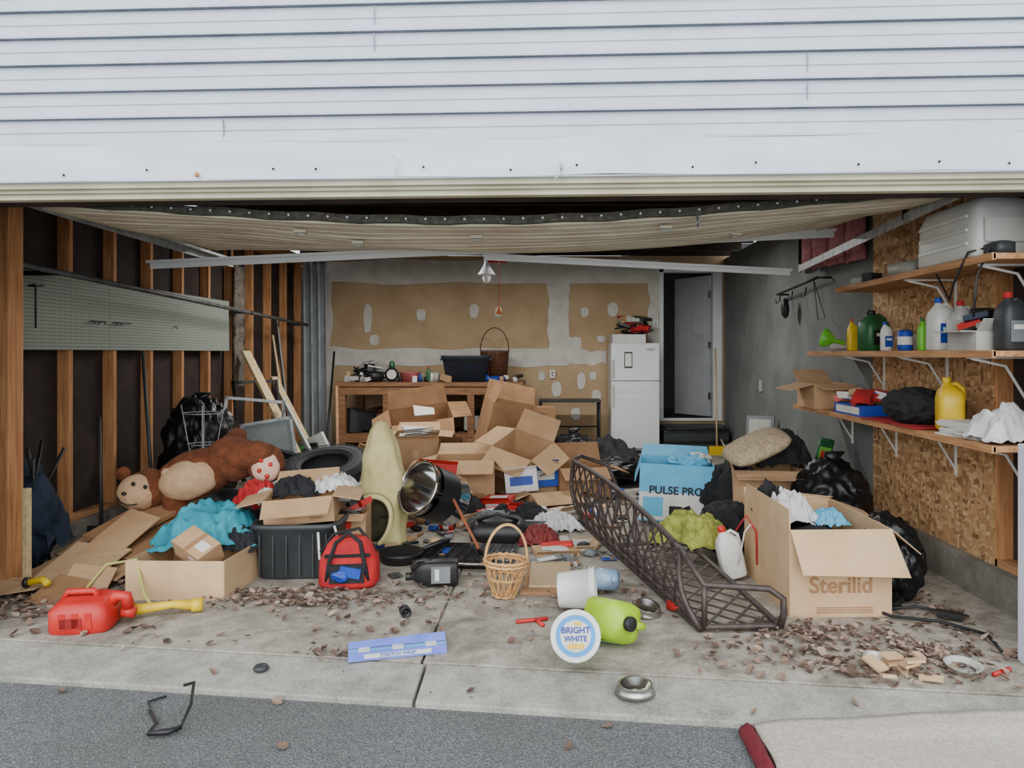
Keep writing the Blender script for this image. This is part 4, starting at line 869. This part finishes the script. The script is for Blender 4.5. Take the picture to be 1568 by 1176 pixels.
for x,y in ((-1.15,3.1),(-.35,3.12),(.2,2.9),(.78,2.95),(-1.5,3.3),(1.2,3.0),(-2.1,3.2),(.05,2.75),(-1.0,2.75)): leaf(x,y,fz(x,y)+.008,.024,R.choice(LEAF))
b.obj('dry_leaves',recalc=False)
b=M()
for i in range(260):
    x=R.uniform(-1.4,.6); y=R.uniform(4.9,7.4)
    if i>190: x=R.uniform(-2.6,2.0); y=R.uniform(4.4,8)
    m=R.choice([PAPER,GREYP,RED,BLK,BLK,DGR,CARD,CARD3,BLUE,MATG,CARD2,DGR]); s=R.uniform(.02,.065)
    t=R.random()
    if t<.4: b.box((x,y,.012),(s*2,s*1.3,.004),m,(R.uniform(-.15,.15),R.uniform(-.15,.15),R.random()*3))
    elif t<.6: b.blob((x,y,s*.4),(s*.7,s*.6,s*.4),m,.3,2,i,2,ridge=True)
    elif t<.8: b.box((x,y,s*.4),(s*1.6,s,s*.7),m,(0,0,R.random()*3))
    else: b.cyl((x,y,.012),(x+s*2*math.cos(i),y+s*2*math.sin(i),.014),.01,m,8)
b.obj('litter_scraps')
# ---------------------------------------------------------------- light, world, camera
sc=bpy.context.scene
w=bpy.data.worlds.new('overcast_sky'); sc.world=w; w.use_nodes=True
bg=w.node_tree.nodes['Background']; bg.inputs[0].default_value=(.86,.93,1,1); bg.inputs[1].default_value=1.15
L=bpy.data.lights.new('soft_daylight','SUN'); L.energy=1.65; L.angle=1.3; L.color=(1,.99,.97)
o=bpy.data.objects.new('soft_daylight',L); sc.collection.objects.link(o)
d=Vector((.05,1,-.36)); o.rotation_euler=d.to_track_quat('-Z','Y').to_euler()
for x in (-1.9,.7):
    b=M(); b.box((0,0,.03),(1.25,.16,.06),APPL); b.cyl((-.58,-.04,-.015),(.58,-.04,-.015),.014,WHT,12); b.cyl((-.58,.04,-.015),(.58,.04,-.015),.014,WHT,12)
    so=b.obj('added_fill_fixture',(x,8.1,2.66))  # unseen fixture, added to brighten the interior
    L=bpy.data.lights.new('added_fill_light','AREA'); L.shape='RECTANGLE'; L.size=1.2; L.size_y=.15; L.energy=30; L.color=(1,.99,.97)  # added fill light for the back of the garage
    o=bpy.data.objects.new('added_fill_light',L); sc.collection.objects.link(o); o.parent=so; o.location=(0,0,-.05)
cam=bpy.data.cameras.new('camera'); cam.sensor_width=36; cam.lens=1150/1568*36; cam.shift_x=-66/1568; cam.shift_y=-48/1568; cam.clip_start=.05
o=bpy.data.objects.new('camera',cam); sc.collection.objects.link(o); o.location=(0,0,1.39); o.rotation_euler=(pi/2,0,0)
sc.camera=o
sc.view_settings.view_transform='AgX'
sc.view_settings.look='None'
sc.view_settings.exposure=0.92
